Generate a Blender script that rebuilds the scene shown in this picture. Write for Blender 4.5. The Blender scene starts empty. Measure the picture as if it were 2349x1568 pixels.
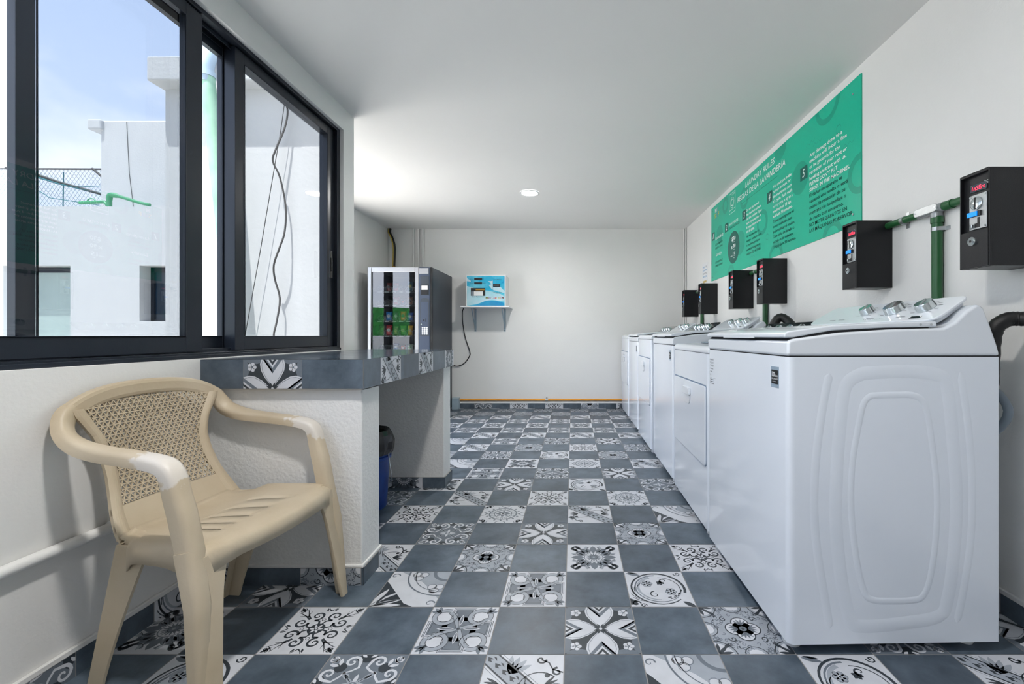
import bpy, bmesh, math, random
from mathutils import Vector, Matrix
from mathutils.geometry import tessellate_polygon
PI = math.pi
random.seed(7)
SC = bpy.context.scene
COL = SC.collection

# ------------------------------------------------------------------ camera, sky, sun, exposure
CAM_H = 0.96
cam = bpy.data.cameras.new('camera')
cam.sensor_width = 36.0
cam.lens = 36.0 * 1011.0 / 2349.0
cam.shift_x = -(1313.0 - 1174.5) / 2349.0
cam.shift_y = -(784.0 - 769.0) / 2349.0
cam.clip_start = 0.02
camo = bpy.data.objects.new('camera', cam)
camo.location = (0, 0, CAM_H)
camo.rotation_euler = (PI / 2, 0, 0)
COL.objects.link(camo)
SC.camera = camo
SC.view_settings.view_transform = 'Standard'
SC.view_settings.look = 'None'
SC.view_settings.gamma = 1.0
SC.view_settings.use_curve_mapping = False
SC.view_settings.exposure = 2.3

SKY = 1.2
SUN = 6.0
LAMP = 4.2
world = bpy.data.worlds.new('sky')
SC.world = world
world.use_nodes = True
wn = world.node_tree
wn.nodes.clear()
def wnode(t, **k):
    n = wn.nodes.new(t)
    for a, b in k.items(): setattr(n, a, b)
    return n
tc = wnode('ShaderNodeTexCoord')
sep = wnode('ShaderNodeSeparateXYZ')
wn.links.new(tc.outputs['Generated'], sep.inputs[0])
ramp = wnode('ShaderNodeValToRGB')
e = ramp.color_ramp.elements
e[0].position = 0.0; e[0].color = (0.70, 0.78, 0.92, 1)
e[1].position = 0.85; e[1].color = (0.32, 0.46, 0.78, 1)
wn.links.new(sep.outputs['Z'], ramp.inputs[0])
mp = wnode('ShaderNodeMapping'); mp.inputs['Scale'].default_value = (1.4, 1.4, 3.4)
mp.inputs['Location'].default_value = (0.3, 0.1, 0.2)
wn.links.new(tc.outputs['Generated'], mp.inputs[0])
nz = wnode('ShaderNodeTexNoise'); nz.inputs['Scale'].default_value = 2.1; nz.inputs['Detail'].default_value = 8
nz.inputs['Roughness'].default_value = 0.6
wn.links.new(mp.outputs[0], nz.inputs['Vector'])
cr = wnode('ShaderNodeValToRGB')
cr.color_ramp.elements[0].position = 0.44; cr.color_ramp.elements[0].color = (0, 0, 0, 1)
cr.color_ramp.elements[1].position = 0.72; cr.color_ramp.elements[1].color = (1, 1, 1, 1)
wn.links.new(nz.outputs[0], cr.inputs[0])
mx = wnode('ShaderNodeMixRGB'); mx.inputs[2].default_value = (0.93, 0.95, 1.0, 1)
wn.links.new(cr.outputs[0], mx.inputs[0]); wn.links.new(ramp.outputs[0], mx.inputs[1])
bg = wnode('ShaderNodeBackground'); bg.inputs['Strength'].default_value = SKY
wn.links.new(mx.outputs[0], bg.inputs[0])
wo = wnode('ShaderNodeOutputWorld')
wn.links.new(bg.outputs[0], wo.inputs[0])

sd = bpy.data.lights.new('sun', 'SUN'); sd.energy = SUN; sd.angle = math.radians(0.6)
sd.color = (1.0, 0.97, 0.92)
so = bpy.data.objects.new('sun', sd); COL.objects.link(so)
so.rotation_euler = Vector((0.10, 0.265, -1.0)).to_track_quat('-Z', 'Y').to_euler()
so.location = (-2, -3, 8)

# ------------------------------------------------------------------ materials
def lin(c):
    c = c / 255.0
    return c / 12.92 if c <= 0.04045 else ((c + 0.055) / 1.055) ** 2.4
def rgb(r, g, b): return (lin(r), lin(g), lin(b), 1)
MATS = {}
def mat(name, col, rough=0.5, metal=0.0, var=0.0, vscale=8.0, bump=0.0, bscale=60.0, col2=None, emit=None, estr=0.0, coat=0.0, spec=0.5, thr=None):
    m = bpy.data.materials.new(name); m.use_nodes = True
    nt = m.node_tree; b = nt.nodes['Principled BSDF']
    b.inputs['Base Color'].default_value = col
    b.inputs['Roughness'].default_value = rough
    b.inputs['Metallic'].default_value = metal
    b.inputs['Specular IOR Level'].default_value = spec
    b.inputs['Coat Weight'].default_value = coat
    b.inputs['Coat Roughness'].default_value = 0.05
    t = nt.nodes.new('ShaderNodeTexCoord')
    n = nt.nodes.new('ShaderNodeTexNoise'); n.inputs['Scale'].default_value = vscale; n.inputs['Detail'].default_value = 6
    nt.links.new(t.outputs['Object'], n.inputs['Vector'])
    r = nt.nodes.new('ShaderNodeValToRGB')
    c2 = col2 if col2 else tuple(min(1, x * (1 - var)) for x in col[:3]) + (1,)
    lo, hi = thr if thr else (0.3, 0.7)
    r.color_ramp.elements[0].position = lo; r.color_ramp.elements[0].color = col
    r.color_ramp.elements[1].position = hi; r.color_ramp.elements[1].color = c2
    nt.links.new(n.outputs[0], r.inputs[0])
    nt.links.new(r.outputs[0], b.inputs['Base Color'])
    if bump > 0:
        n2 = nt.nodes.new('ShaderNodeTexNoise'); n2.inputs['Scale'].default_value = bscale; n2.inputs['Detail'].default_value = 4
        nt.links.new(t.outputs['Object'], n2.inputs['Vector'])
        bp = nt.nodes.new('ShaderNodeBump'); bp.inputs['Strength'].default_value = bump; bp.inputs['Distance'].default_value = 0.003
        nt.links.new(n2.outputs[0], bp.inputs['Height']); nt.links.new(bp.outputs[0], b.inputs['Normal'])
    if emit:
        b.inputs['Emission Color'].default_value = emit; b.inputs['Emission Strength'].default_value = estr
    MATS[name] = m
    return m
mat('wall_paint', rgb(228, 228, 226), 0.55, var=0.05, vscale=1.5, bump=0.25, bscale=90)
mat('ceiling_paint', rgb(226, 226, 224), 0.6, var=0.03, vscale=1.0)
mat('rough_plaster', rgb(226, 226, 224), 0.6, var=0.05, vscale=3, bump=0.9, bscale=75)
mat('stucco', rgb(196, 197, 198), 0.8, var=0.07, vscale=2.5, bump=1.0, bscale=45)
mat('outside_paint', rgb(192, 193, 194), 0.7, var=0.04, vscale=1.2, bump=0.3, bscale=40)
mat('concrete', rgb(222, 218, 210), 0.85, var=0.2, vscale=2, bump=0.3)
mat('grout', rgb(150, 148, 146), 0.8, var=0.2, vscale=20)
mat('tile_light', rgb(203, 206, 212), 0.40, var=0.12, vscale=14)
mat('tile_pale_grey', rgb(158, 165, 174), 0.40, var=0.15, vscale=14)
mat('tile_mid_grey', rgb(108, 117, 127), 0.40, var=0.2, vscale=14)
mat('tile_dark', rgb(50, 58, 65), 0.40, var=0.25, vscale=14)
mat('frame_metal', rgb(30, 36, 46), 0.32, metal=0.3, var=0.1, vscale=4)
mat('enamel', rgb(226, 232, 240), 0.16, var=0.015, vscale=2, coat=0.4)
mat('enamel_cap', rgb(222, 227, 233), 0.22, var=0.015, vscale=2, coat=0.3)
mat('dark_gap', rgb(16, 18, 22), 0.7)
mat('seam', rgb(110, 128, 150), 0.5)
mat('chrome', rgb(205, 212, 214), 0.16, metal=0.9, var=0.05)
mat('steel', rgb(190, 194, 196), 0.32, metal=0.85, var=0.15, vscale=40)
mat('black_paint', rgb(24, 25, 28), 0.34, var=0.2, vscale=10, bump=0.15, bscale=400, spec=0.35)
mat('console_dark', rgb(38, 44, 46), 0.15, coat=0.5)
mat('green_pipe', rgb(34, 92, 50), 0.4, var=0.15, vscale=15)
mat('faded_green', rgb(156, 192, 168), 0.55, col2=rgb(120, 162, 135), vscale=7)
mat('grey_pvc', rgb(160, 178, 190), 0.45, var=0.1)
mat('cast_alu', rgb(168, 172, 174), 0.4, metal=0.5, var=0.15, vscale=40)
mat('orange_pipe', rgb(232, 156, 28), 0.45, col2=rgb(214, 136, 22), vscale=12)
mat('chair_plastic', rgb(200, 186, 162), 0.45, col2=rgb(182, 166, 140), vscale=5, bump=0.12, bscale=120)
mat('chair_worn', rgb(212, 205, 194), 0.38, col2=rgb(205, 193, 170), vscale=22, bump=0.1, thr=(0.42, 0.62))
mat('sign_green', rgb(0, 184, 150), 0.3, var=0.04, vscale=2, coat=0.1, spec=0.35)
mat('sign_shade', rgb(0, 158, 130), 0.3, spec=0.35)
mat('sign_dark', rgb(4, 96, 84), 0.3, spec=0.3)
mat('sign_white', rgb(236, 242, 240), 0.35)
mat('sign_text_dark', rgb(2, 58, 52), 0.4, spec=0.2)
mat('white_plastic', rgb(226, 228, 228), 0.35, var=0.03)
mat('black_plastic', rgb(14, 14, 16), 0.4)
mat('hose_black', rgb(12, 12, 13), 0.5, bump=0.2, bscale=200)
mat('hose_grey', rgb(120, 132, 142), 0.5)
mat('vending_grey', rgb(66, 72, 80), 0.42, metal=0.35, var=0.1, vscale=3)
mat('vending_silver', rgb(172, 172, 175), 0.3, metal=0.35)
mat('vending_blue', rgb(66, 76, 94), 0.35, metal=0.2)
mat('paper', rgb(224, 226, 228), 0.8)
mat('ink_blue', rgb(96, 150, 190), 0.7)
mat('ink_grey', rgb(96, 98, 104), 0.7)
mat('ink_black', rgb(18, 18, 20), 0.6)
mat('gold', rgb(190, 160, 84), 0.5)
mat('label_blue', rgb(142, 160, 176), 0.4)
mat('cyan', rgb(22, 166, 204), 0.25, col2=rgb(96, 196, 216), vscale=5, coat=0.4, thr=(0.4, 0.62))
mat('pale_cyan', rgb(150, 208, 220), 0.25, col2=rgb(190, 214, 224), vscale=8, coat=0.4)
mat('deep_blue', rgb(4, 130, 190), 0.25, col2=rgb(10, 150, 196), vscale=12, coat=0.4)
for n_, c_ in (('r', (206, 54, 40)), ('o', (232, 130, 50)), ('y', (206, 190, 60)), ('p', (150, 60, 120)), ('g', (130, 140, 40)), ('k', (122, 40, 36))):
    mat('letter_' + n_, rgb(*c_), 0.4)
mat('bucket_blue', rgb(22, 62, 140), 0.4, var=0.3, vscale=18)
mat('bag_black', rgb(10, 10, 11), 0.3, bump=0.6, bscale=30)
mat('led_red', rgb(60, 5, 8), 0.4, emit=(1, 0.02, 0.05, 1), estr=1.0)
mat('button_blue', rgb(10, 120, 220), 0.35, emit=rgb(10, 120, 220), estr=0.25)
mat('light_disc', (1, 1, 1, 1), 0.5, emit=(1, 0.98, 0.95, 1), estr=9)
mat('hedge', rgb(44, 140, 58), 0.7, col2=rgb(20, 90, 34), vscale=9, bump=1.0, bscale=25)
mat('parapet_green', rgb(76, 156, 112), 0.45, var=0.2, vscale=6)
mat('net_green', rgb(52, 110, 120), 0.7)
mat('net_grey', rgb(120, 138, 160), 0.7)
mat('cable_dark', rgb(70, 68, 68), 0.7)
mat('brass', rgb(170, 130, 60), 0.35, metal=0.8)
mat('yellow_stripe', rgb(176, 150, 60), 0.5)
mat('frosted', rgb(168, 186, 182), 0.12, var=0.12, vscale=1.5, coat=0.5)
mat('blind', rgb(170, 170, 160), 0.6, var=0.05)
mat('dark_glass', rgb(26, 44, 60), 0.08, coat=0.5)

def arm_mat():
    m = MATS['chair_plastic'].copy(); m.name = 'chair_arm'; nt = m.node_tree; b = nt.nodes['Principled BSDF']; N = nt.nodes.new; L = nt.links.new
    old = b.inputs['Base Color'].links[0].from_socket
    t = N('ShaderNodeTexCoord'); sp_ = N('ShaderNodeSeparateXYZ'); L(t.outputs['Object'], sp_.inputs[0])
    a = N('ShaderNodeMapRange'); a.inputs['From Min'].default_value = -.10; a.inputs['From Max'].default_value = .05; L(sp_.outputs['X'], a.inputs['Value'])
    z = N('ShaderNodeMapRange'); z.inputs['From Min'].default_value = .50; z.inputs['From Max'].default_value = .62; L(sp_.outputs['Z'], z.inputs['Value'])
    mu = N('ShaderNodeMath'); mu.operation = 'MULTIPLY'; L(a.outputs[0], mu.inputs[0]); L(z.outputs[0], mu.inputs[1])
    n = N('ShaderNodeTexNoise'); n.inputs['Scale'].default_value = 30; n.inputs['Detail'].default_value = 5; L(t.outputs['Object'], n.inputs['Vector'])
    ad = N('ShaderNodeMath'); ad.operation = 'ADD'; L(mu.outputs[0], ad.inputs[0]); L(n.outputs[0], ad.inputs[1])
    st = N('ShaderNodeMapRange'); st.inputs['From Min'].default_value = 1.18; st.inputs['From Max'].default_value = 1.26; L(ad.outputs[0], st.inputs['Value'])
    mxx = N('ShaderNodeMixRGB'); L(st.outputs[0], mxx.inputs[0]); L(old, mxx.inputs[1]); mxx.inputs[2].default_value = rgb(208, 201, 191); L(mxx.outputs[0], b.inputs['Base Color'])
    MATS['chair_arm'] = m
arm_mat()
def slate(name='tile_slate', r_lo=0.32, r_hi=0.46):
    m = bpy.data.materials.new(name); m.use_nodes = True
    nt = m.node_tree; b = nt.nodes['Principled BSDF']
    N = nt.nodes.new; L = nt.links.new
    t = N('ShaderNodeTexCoord')
    n1 = N('ShaderNodeTexNoise'); n1.inputs['Scale'].default_value = 7; n1.inputs['Detail'].default_value = 8; n1.inputs['Roughness'].default_value = 0.65
    L(t.outputs['Object'], n1.inputs['Vector'])
    r = N('ShaderNodeValToRGB')
    r.color_ramp.elements[0].position = 0.3; r.color_ramp.elements[0].color = rgb(55, 68, 79)
    r.color_ramp.elements[1].position = 0.72; r.color_ramp.elements[1].color = rgb(100, 113, 126)
    L(n1.outputs[0], r.inputs[0])
    s = N('ShaderNodeVectorMath'); s.operation = 'ADD'; s.inputs[1].default_value = (0.024, -1.3264, 0.0)
    d = N('ShaderNodeVectorMath'); d.operation = 'MULTIPLY'; d.inputs[1].default_value = (1 / .2328, 1 / .2328, 0)
    f = N('ShaderNodeVectorMath'); f.operation = 'FLOOR'
    L(t.outputs['Object'], s.inputs[0]); L(s.outputs[0], d.inputs[0]); L(d.outputs[0], f.inputs[0])
    w = N('ShaderNodeTexWhiteNoise'); L(f.outputs[0], w.inputs['Vector'])
    mr = N('ShaderNodeMapRange'); mr.inputs['To Min'].default_value = 0.78; mr.inputs['To Max'].default_value = 1.12
    L(w.outputs['Value'], mr.inputs['Value'])
    mm = N('ShaderNodeVectorMath'); mm.operation = 'SCALE'
    L(r.outputs[0], mm.inputs[0]); L(mr.outputs[0], mm.inputs['Scale'])
    L(mm.outputs[0], b.inputs['Base Color'])
    r2 = N('ShaderNodeMapRange'); r2.inputs['To Min'].default_value = r_lo; r2.inputs['To Max'].default_value = r_hi
    L(n1.outputs[0], r2.inputs['Value']); L(r2.outputs[0], b.inputs['Roughness'])
    MATS[name] = m
slate()
slate('tile_slate_glazed', 0.08, 0.2)
def glass(name, tint, ior=1.5, rough=0.0):
    m = bpy.data.materials.new(name); m.use_nodes = True
    nt = m.node_tree; nt.nodes.clear(); N = nt.nodes.new; L = nt.links.new
    tr = N('ShaderNodeBsdfTransparent'); tr.inputs[0].default_value = tint
    gl = N('ShaderNodeBsdfGlossy'); gl.inputs['Roughness'].default_value = rough
    fr = N('ShaderNodeFresnel'); fr.inputs[0].default_value = ior
    mxs = N('ShaderNodeMixShader'); o = N('ShaderNodeOutputMaterial')
    L(fr.outputs[0], mxs.inputs[0]); L(tr.outputs[0], mxs.inputs[1]); L(gl.outputs[0], mxs.inputs[2]); L(mxs.outputs[0], o.inputs[0])
    MATS[name] = m
glass('window_glass', (0.435, 0.45, 0.46, 1))
glass('window_glass_tinted', (0.29, 0.30, 0.305, 1))
glass('vending_glass', (0.85, 0.88, 0.87, 1), ior=2.0)

# ------------------------------------------------------------------ mesh helpers
class MB:
    def __init__(s): s.v = []; s.f = []; s.m = []; s.mi = 0
    def add(s, vs, fs):
        o = len(s.v); s.v += [tuple(p) for p in vs]
        for f in fs: s.f.append(tuple(o + i for i in f)); s.m.append(s.mi)
        return s
    def box(s, x0, x1, y0, y1, z0, z1):
        return s.add([(x0, y0, z0), (x1, y0, z0), (x1, y1, z0), (x0, y1, z0), (x0, y0, z1), (x1, y0, z1), (x1, y1, z1), (x0, y1, z1)],
                     [(0, 3, 2, 1), (4, 5, 6, 7), (0, 1, 5, 4), (1, 2, 6, 5), (2, 3, 7, 6), (3, 0, 4, 7)])
    def quad(s, a, b, c, d): return s.add([a, b, c, d], [(0, 1, 2, 3)])
    def prism(s, pts, ax, a0, a1):
        # pts: 2-D outline; ax: extrusion axis 'x','y','z'
        def P(p, a): return {'x': (a, p[0], p[1]), 'y': (p[0], a, p[1]), 'z': (p[0], p[1], a)}[ax]
        n = len(pts)
        vs = [P(p, a0) for p in pts] + [P(p, a1) for p in pts]
        fs = [tuple(range(n))[::-1], tuple(range(n, 2 * n))] + [(i, (i + 1) % n, n + (i + 1) % n, n + i) for i in range(n)]
        return s.add(vs, fs)
    def cyl(s, c0, c1, r0, r1=None, n=20, caps=True):
        r1 = r0 if r1 is None else r1
        c0 = Vector(c0); c1 = Vector(c1); d = (c1 - c0).normalized()
        a = d.orthogonal().normalized(); b = d.cross(a)
        vs = []
        for c, r in ((c0, r0), (c1, r1)):
            for i in range(n):
                t = 2 * PI * i / n
                vs.append(c + a * (r * math.cos(t)) + b * (r * math.sin(t)))
        fs = [(i, (i + 1) % n, n + (i + 1) % n, n + i) for i in range(n)]
        if caps: fs += [tuple(range(n))[::-1], tuple(range(n, 2 * n))]
        return s.add(vs, fs)
    def tube(s, pts, r, n=10, caps=True):
        pts = [Vector(p) for p in pts]; m = len(pts)
        rs = r if isinstance(r, (list, tuple)) else [r] * m
        vs = []; prev = None
        for i, p in enumerate(pts):
            d = (pts[min(i + 1, m - 1)] - pts[max(i - 1, 0)]).normalized()
            if prev is None: a = d.orthogonal().normalized()
            else:
                a = prev - d * prev.dot(d)
                a = a.normalized() if a.length > 1e-6 else d.orthogonal().normalized()
            prev = a; b = d.cross(a)
            for k in range(n):
                t = 2 * PI * k / n
                vs.append(p + (a * math.cos(t) + b * math.sin(t)) * rs[i])
        fs = [(i * n + k, i * n + (k + 1) % n, (i + 1) * n + (k + 1) % n, (i + 1) * n + k) for i in range(m - 1) for k in range(n)]
        if caps: fs += [tuple(range(n))[::-1], tuple(range((m - 1) * n, m * n))]
        return s.add(vs, fs)
    def sweep(s, frames, caps=True):
        # frames: list of lists of 3-D points (closed sections)
        n = len(frames[0]); m = len(frames)
        vs = [p for fr in frames for p in fr]
        fs = [(i * n + k, i * n + (k + 1) % n, (i + 1) * n + (k + 1) % n, (i + 1) * n + k) for i in range(m - 1) for k in range(n)]
        if caps: fs += [tuple(range(n))[::-1], tuple(range((m - 1) * n, m * n))]
        return s.add(vs, fs)
    def lathe(s, c, prof, n=24, axis='z', jit=0):
        c = Vector(c); vs = []
        for (r, h) in prof:
            for i in range(n):
                t = 2 * PI * i / n
                q = r * (1 + (random.uniform(-jit, jit) if jit else 0))
                vs.append(c + Vector((q * math.cos(t), q * math.sin(t), h)))
        m = len(prof)
        fs = [(i * n + k, i * n + (k + 1) % n, (i + 1) * n + (k + 1) % n, (i + 1) * n + k) for i in range(m - 1) for k in range(n)]
        fs += [tuple(range(n))[::-1], tuple(range((m - 1) * n, m * n))]
        return s.add(vs, fs)
    def xf(s, M, start=0):
        for i in range(start, len(s.v)): s.v[i] = tuple(M @ Vector(s.v[i]))
        return s

def catmull(pts, k=6):
    pts = [Vector(p) for p in pts]; out = []
    P = [pts[0]] + pts + [pts[-1]]
    for i in range(1, len(P) - 2):
        for j in range(k):
            t = j / k
            a, b, c, d = P[i - 1], P[i], P[i + 1], P[i + 2]
            out.append(0.5 * ((2 * b) + (c - a) * t + (2 * a - 5 * b + 4 * c - d) * t * t + (3 * b - a - 3 * c + d) * t ** 3))
    out.append(pts[-1]); return out

def obj(name, mb, m, parent=None, smooth=False, bevel=0.0, segs=2, loc=None):
    me = bpy.data.meshes.new(name)
    me.from_pydata([tuple(v) for v in mb.v], [], mb.f)
    ms = m if isinstance(m, (list, tuple)) else [m]
    for x in ms: me.materials.append(MATS[x])
    if len(ms) > 1:
        for p, i in zip(me.polygons, mb.m): p.material_index = i
    if smooth:
        for p in me.polygons: p.use_smooth = True
    me.validate(); me.update()
    bm = bmesh.new(); bm.from_mesh(me)
    if smooth is True or bevel:
        bmesh.ops.remove_doubles(bm, verts=bm.verts, dist=1e-6)
    bmesh.ops.recalc_face_normals(bm, faces=bm.faces) if not getattr(mb, 'keep', False) else None
    bm.to_mesh(me); bm.free()
    if smooth:
        me.set_sharp_from_angle(angle=math.radians(40))
    o = bpy.data.objects.new(name, me); COL.objects.link(o)
    if parent: o.parent = parent
    if loc: o.location = loc
    if bevel:
        b = o.modifiers.new('bevel', 'BEVEL'); b.width = bevel; b.segments = segs; b.limit_method = 'ANGLE'; b.angle_limit = math.radians(40)
        for p in me.polygons: p.use_smooth = True
        me.set_sharp_from_angle(angle=math.radians(30))
        b.harden_normals = True
    return o
def thing(name, label, cat, loc=(0, 0, 0), rz=0, group=None):
    o = bpy.data.objects.new(name, None); COL.objects.link(o); o.empty_display_size = 0.05
    o.location = loc; o.rotation_euler = (0, 0, rz)
    o['label'] = label; o['category'] = cat
    if group: o['group'] = group
    return o
def tag(o, label, cat, group=None):
    o['label'] = label; o['category'] = cat
    if group: o['group'] = group
    return o
def struct(name, mb, m, parent=None, **k):
    o = obj(name, mb, m, parent, **k)
    if parent is None: o['kind'] = 'structure'
    return o

def text2d(body, size, bold=0.0, shear=0.0, align='LEFT', sx=1.0):
    cu = bpy.data.curves.new('t', 'FONT'); cu.body = body; cu.size = size; cu.offset = bold * size; cu.shear = shear
    cu.align_x = align; cu.resolution_u = 2; cu.space_character = 1.0
    o = bpy.data.objects.new('t', cu); COL.objects.link(o)
    dg = bpy.context.evaluated_depsgraph_get(); dg.update()
    me = bpy.data.meshes.new_from_object(o.evaluated_get(dg))
    vs = [(v.co.x * sx, v.co.y) for v in me.vertices]; fs = [tuple(p.vertices) for p in me.polygons]
    bpy.data.objects.remove(o); bpy.data.curves.remove(cu); bpy.data.meshes.remove(me)
    return vs, fs
def put_text(mb, body, size, org, ux, uy, **k):
    vs, fs = text2d(body, size, **k)
    org = Vector(org); ux = Vector(ux); uy = Vector(uy)
    mb.keep = True
    mb.add([org + ux * x + uy * y for x, y in vs], fs)
def fit_text(mb, body, width, height, org, ux, uy, **k):
    # scale the line so it spans width; cap height = height
    vs, fs = text2d(body, height / 0.69, **k)
    if not vs: return
    w = max(p[0] for p in vs) - min(p[0] for p in vs)
    s = width / w
    org = Vector(org); ux = Vector(ux); uy = Vector(uy); x0 = min(p[0] for p in vs)
    mb.keep = True
    mb.add([org + ux * ((x - x0) * s) + uy * y for x, y in vs], fs)

# ------------------------------------------------------------------ patterned tiles
# colours: 0 slate, 1 grout, 2 light, 3 pale grey, 4 mid grey, 5 dark
TILEM = ['tile_slate', 'grout', 'tile_light', 'tile_pale_grey', 'tile_mid_grey', 'tile_dark']
class Pat:
    def __init__(s, base): s.it = [(base, [(-1, -1), (1, -1), (1, 1), (-1, 1)])]; s.lay = [0]; s.cur = 0
    def fill(s, c, pts):
        s.it.append((c, list(pts))); s.lay.append(s.cur)
    def layer(s): s.cur += 1
    def stroke(s, c, pts, w, w1=None, closed=False):
        n = len(pts); w1 = w if w1 is None else w1
        L = []; R = []
        for i, p in enumerate(pts):
            a = pts[(i - 1) % n] if (closed or i > 0) else p
            b = pts[(i + 1) % n] if (closed or i < n - 1) else p
            dx, dy = b[0] - a[0], b[1] - a[1]; l = math.hypot(dx, dy) or 1
            ww = (w + (w1 - w) * i / max(1, n - 1)) / 2
            L.append((p[0] - dy / l * ww, p[1] + dx / l * ww)); R.append((p[0] + dy / l * ww, p[1] - dx / l * ww))
        for i in range(n if closed else n - 1):
            j = (i + 1) % n
            s.fill(c, [L[i], R[i], R[j], L[j]])
    def sub(s, fn, ks=(0, 1, 2, 3), mir=False):
        for k in ks:
            for mm in ((1, -1) if mir else (1,)):
                a0 = len(s.it); fn(s)
                ca, sa = math.cos(k * PI / 2), math.sin(k * PI / 2)
                for i in range(a0, len(s.it)):
                    c, q = s.it[i]
                    s.it[i] = (c, [(ca * x * mm - sa * y, sa * x * mm + ca * y) for x, y in q])
def circ(cx, cy, r, n=14, ry=None, rot=0):
    ry = ry or r; out = []
    for i in range(n):
        t = 2 * PI * i / n; x = r * math.cos(t); y = ry * math.sin(t)
        out.append((cx + x * math.cos(rot) - y * math.sin(rot), cy + x * math.sin(rot) + y * math.cos(rot)))
    return out
def arc(cx, cy, r, a0, a1, n=12, ry=None):
    ry = ry or r
    return [(cx + r * math.cos(a0 + (a1 - a0) * i / n), cy + ry * math.sin(a0 + (a1 - a0) * i / n)) for i in range(n + 1)]
def spiral(cx, cy, r, a0, turns, n=18, r1=0.02):
    return [(cx + (r + (r1 - r) * i / n) * math.cos(a0 + turns * 2 * PI * i / n), cy + (r + (r1 - r) * i / n) * math.sin(a0 + turns * 2 * PI * i / n)) for i in range(n + 1)]
def leaf(cx, cy, l, w, a):
    pts = []
    for i in range(7):
        t = i / 6; pts.append((t * l, w * math.sin(PI * t) ** 0.8 if 0 < t < 1 else 0))
    pts += [(x, -y) for x, y in pts[-2:0:-1]]
    return [(cx + x * math.cos(a) - y * math.sin(a), cy + x * math.sin(a) + y * math.cos(a)) for x, y in pts]
def flower(p, cx, cy, r, c1, c2, n=6):
    for i in range(n):
        a = 2 * PI * i / n; p.fill(c1, circ(cx + r * .6 * math.cos(a), cy + r * .6 * math.sin(a), r * .45, 8))
    p.layer(); p.fill(c2, circ(cx, cy, r * .25, 8))

def d_star():
    p = Pat(5); p.layer()
    p.sub(lambda s: s.fill(4, circ(.62, 1.0, .34, 14, .2)), mir=True); p.layer()
    p.sub(lambda s: s.fill(2, [(0, .02), (.10, .16), (.27, .36), (.40, .60), (.43, .80), (.37, 1.0), (-.37, 1.0), (-.43, .80), (-.40, .60), (-.27, .36), (-.10, .16)])); p.layer()
    p.sub(lambda s: s.stroke(4, [(.06, .14), (.23, .37), (.35, .60), (.37, .80), (.32, .96)], .014), mir=True)
    p.sub(lambda s: s.fill(4, [(-.36, 1.0), (0, .50), (.36, 1.0), (.24, 1.0), (0, .68), (-.24, 1.0)]))
    p.sub(lambda s: s.fill(3, [(-.36, 1.0), (0, .50), (0, .60), (-.30, 1.0)])); p.layer()
    p.sub(lambda s: s.fill(5, [(-.17, 1.0), (0, .77), (.17, 1.0), (.09, 1.0), (0, .88), (-.09, 1.0)]))
    for sx in (-1, 1):
        for sy in (-1, 1): flower(p, .70 * sx, .70 * sy, .15, 2, 4, 5)
    for i in range(8): p.fill(5, leaf(0, 0, .22, .035, PI / 8 + i * PI / 4))
    p.layer(); p.fill(2, circ(0, 0, .05, 8))
    return p
def d_knot():
    p = Pat(2); p.layer()
    p.sub(lambda s: s.fill(4, [(-.30, .34), (-.30, .90), (.30, .90), (.30, .34)]))
    p.fill(4, circ(0, 0, .52, 20)); p.layer()
    p.sub(lambda s: s.stroke(5, [(-.33, .4), (-.33, .93), (.33, .93), (.33, .4)], .02))
    p.sub(lambda s: s.stroke(2, [(-.27, .4), (-.27, .86), (.27, .86), (.27, .4)], .03))
    p.sub(lambda s: s.stroke(5, [(-.22, .4), (-.22, .80), (.22, .80), (.22, .4)], .016)); p.layer()
    p.sub(lambda s: s.stroke(3, arc(.52, .52, .30, -PI * .15, PI * 1.65, 20), .12)); p.layer()
    p.sub(lambda s: s.stroke(5, arc(.52, .52, .37, -PI * .15, PI * 1.65, 20), .018))
    p.sub(lambda s: s.stroke(5, arc(.52, .52, .23, -PI * .15, PI * 1.65, 20), .018))
    p.sub(lambda s: s.stroke(3, [(.74, .40), (.55, .24), (.30, .12), (.05, .03)], .11)); p.layer()
    p.sub(lambda s: s.stroke(5, [(.76, .34), (.56, .18), (.31, .06), (.07, .0)], .016))
    p.sub(lambda s: s.stroke(5, [(.70, .46), (.53, .30), (.28, .18), (.03, .08)], .016))
    p.sub(lambda s: s.fill(2, leaf(0, .12, .5, .06, PI / 2)))
    for a in (-.55, 0, .55): p.sub(lambda s, a=a: s.fill(4, leaf(.70, .70, .30, .06, PI / 4 + a)))
    p.layer(); p.sub(lambda s: s.fill(4, leaf(0, .16, .40, .035, PI / 2))); p.fill(5, circ(0, 0, .05, 4)); p.sub(lambda s: s.fill(5, circ(.71, .71, .05, 8)))
    return p
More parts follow.
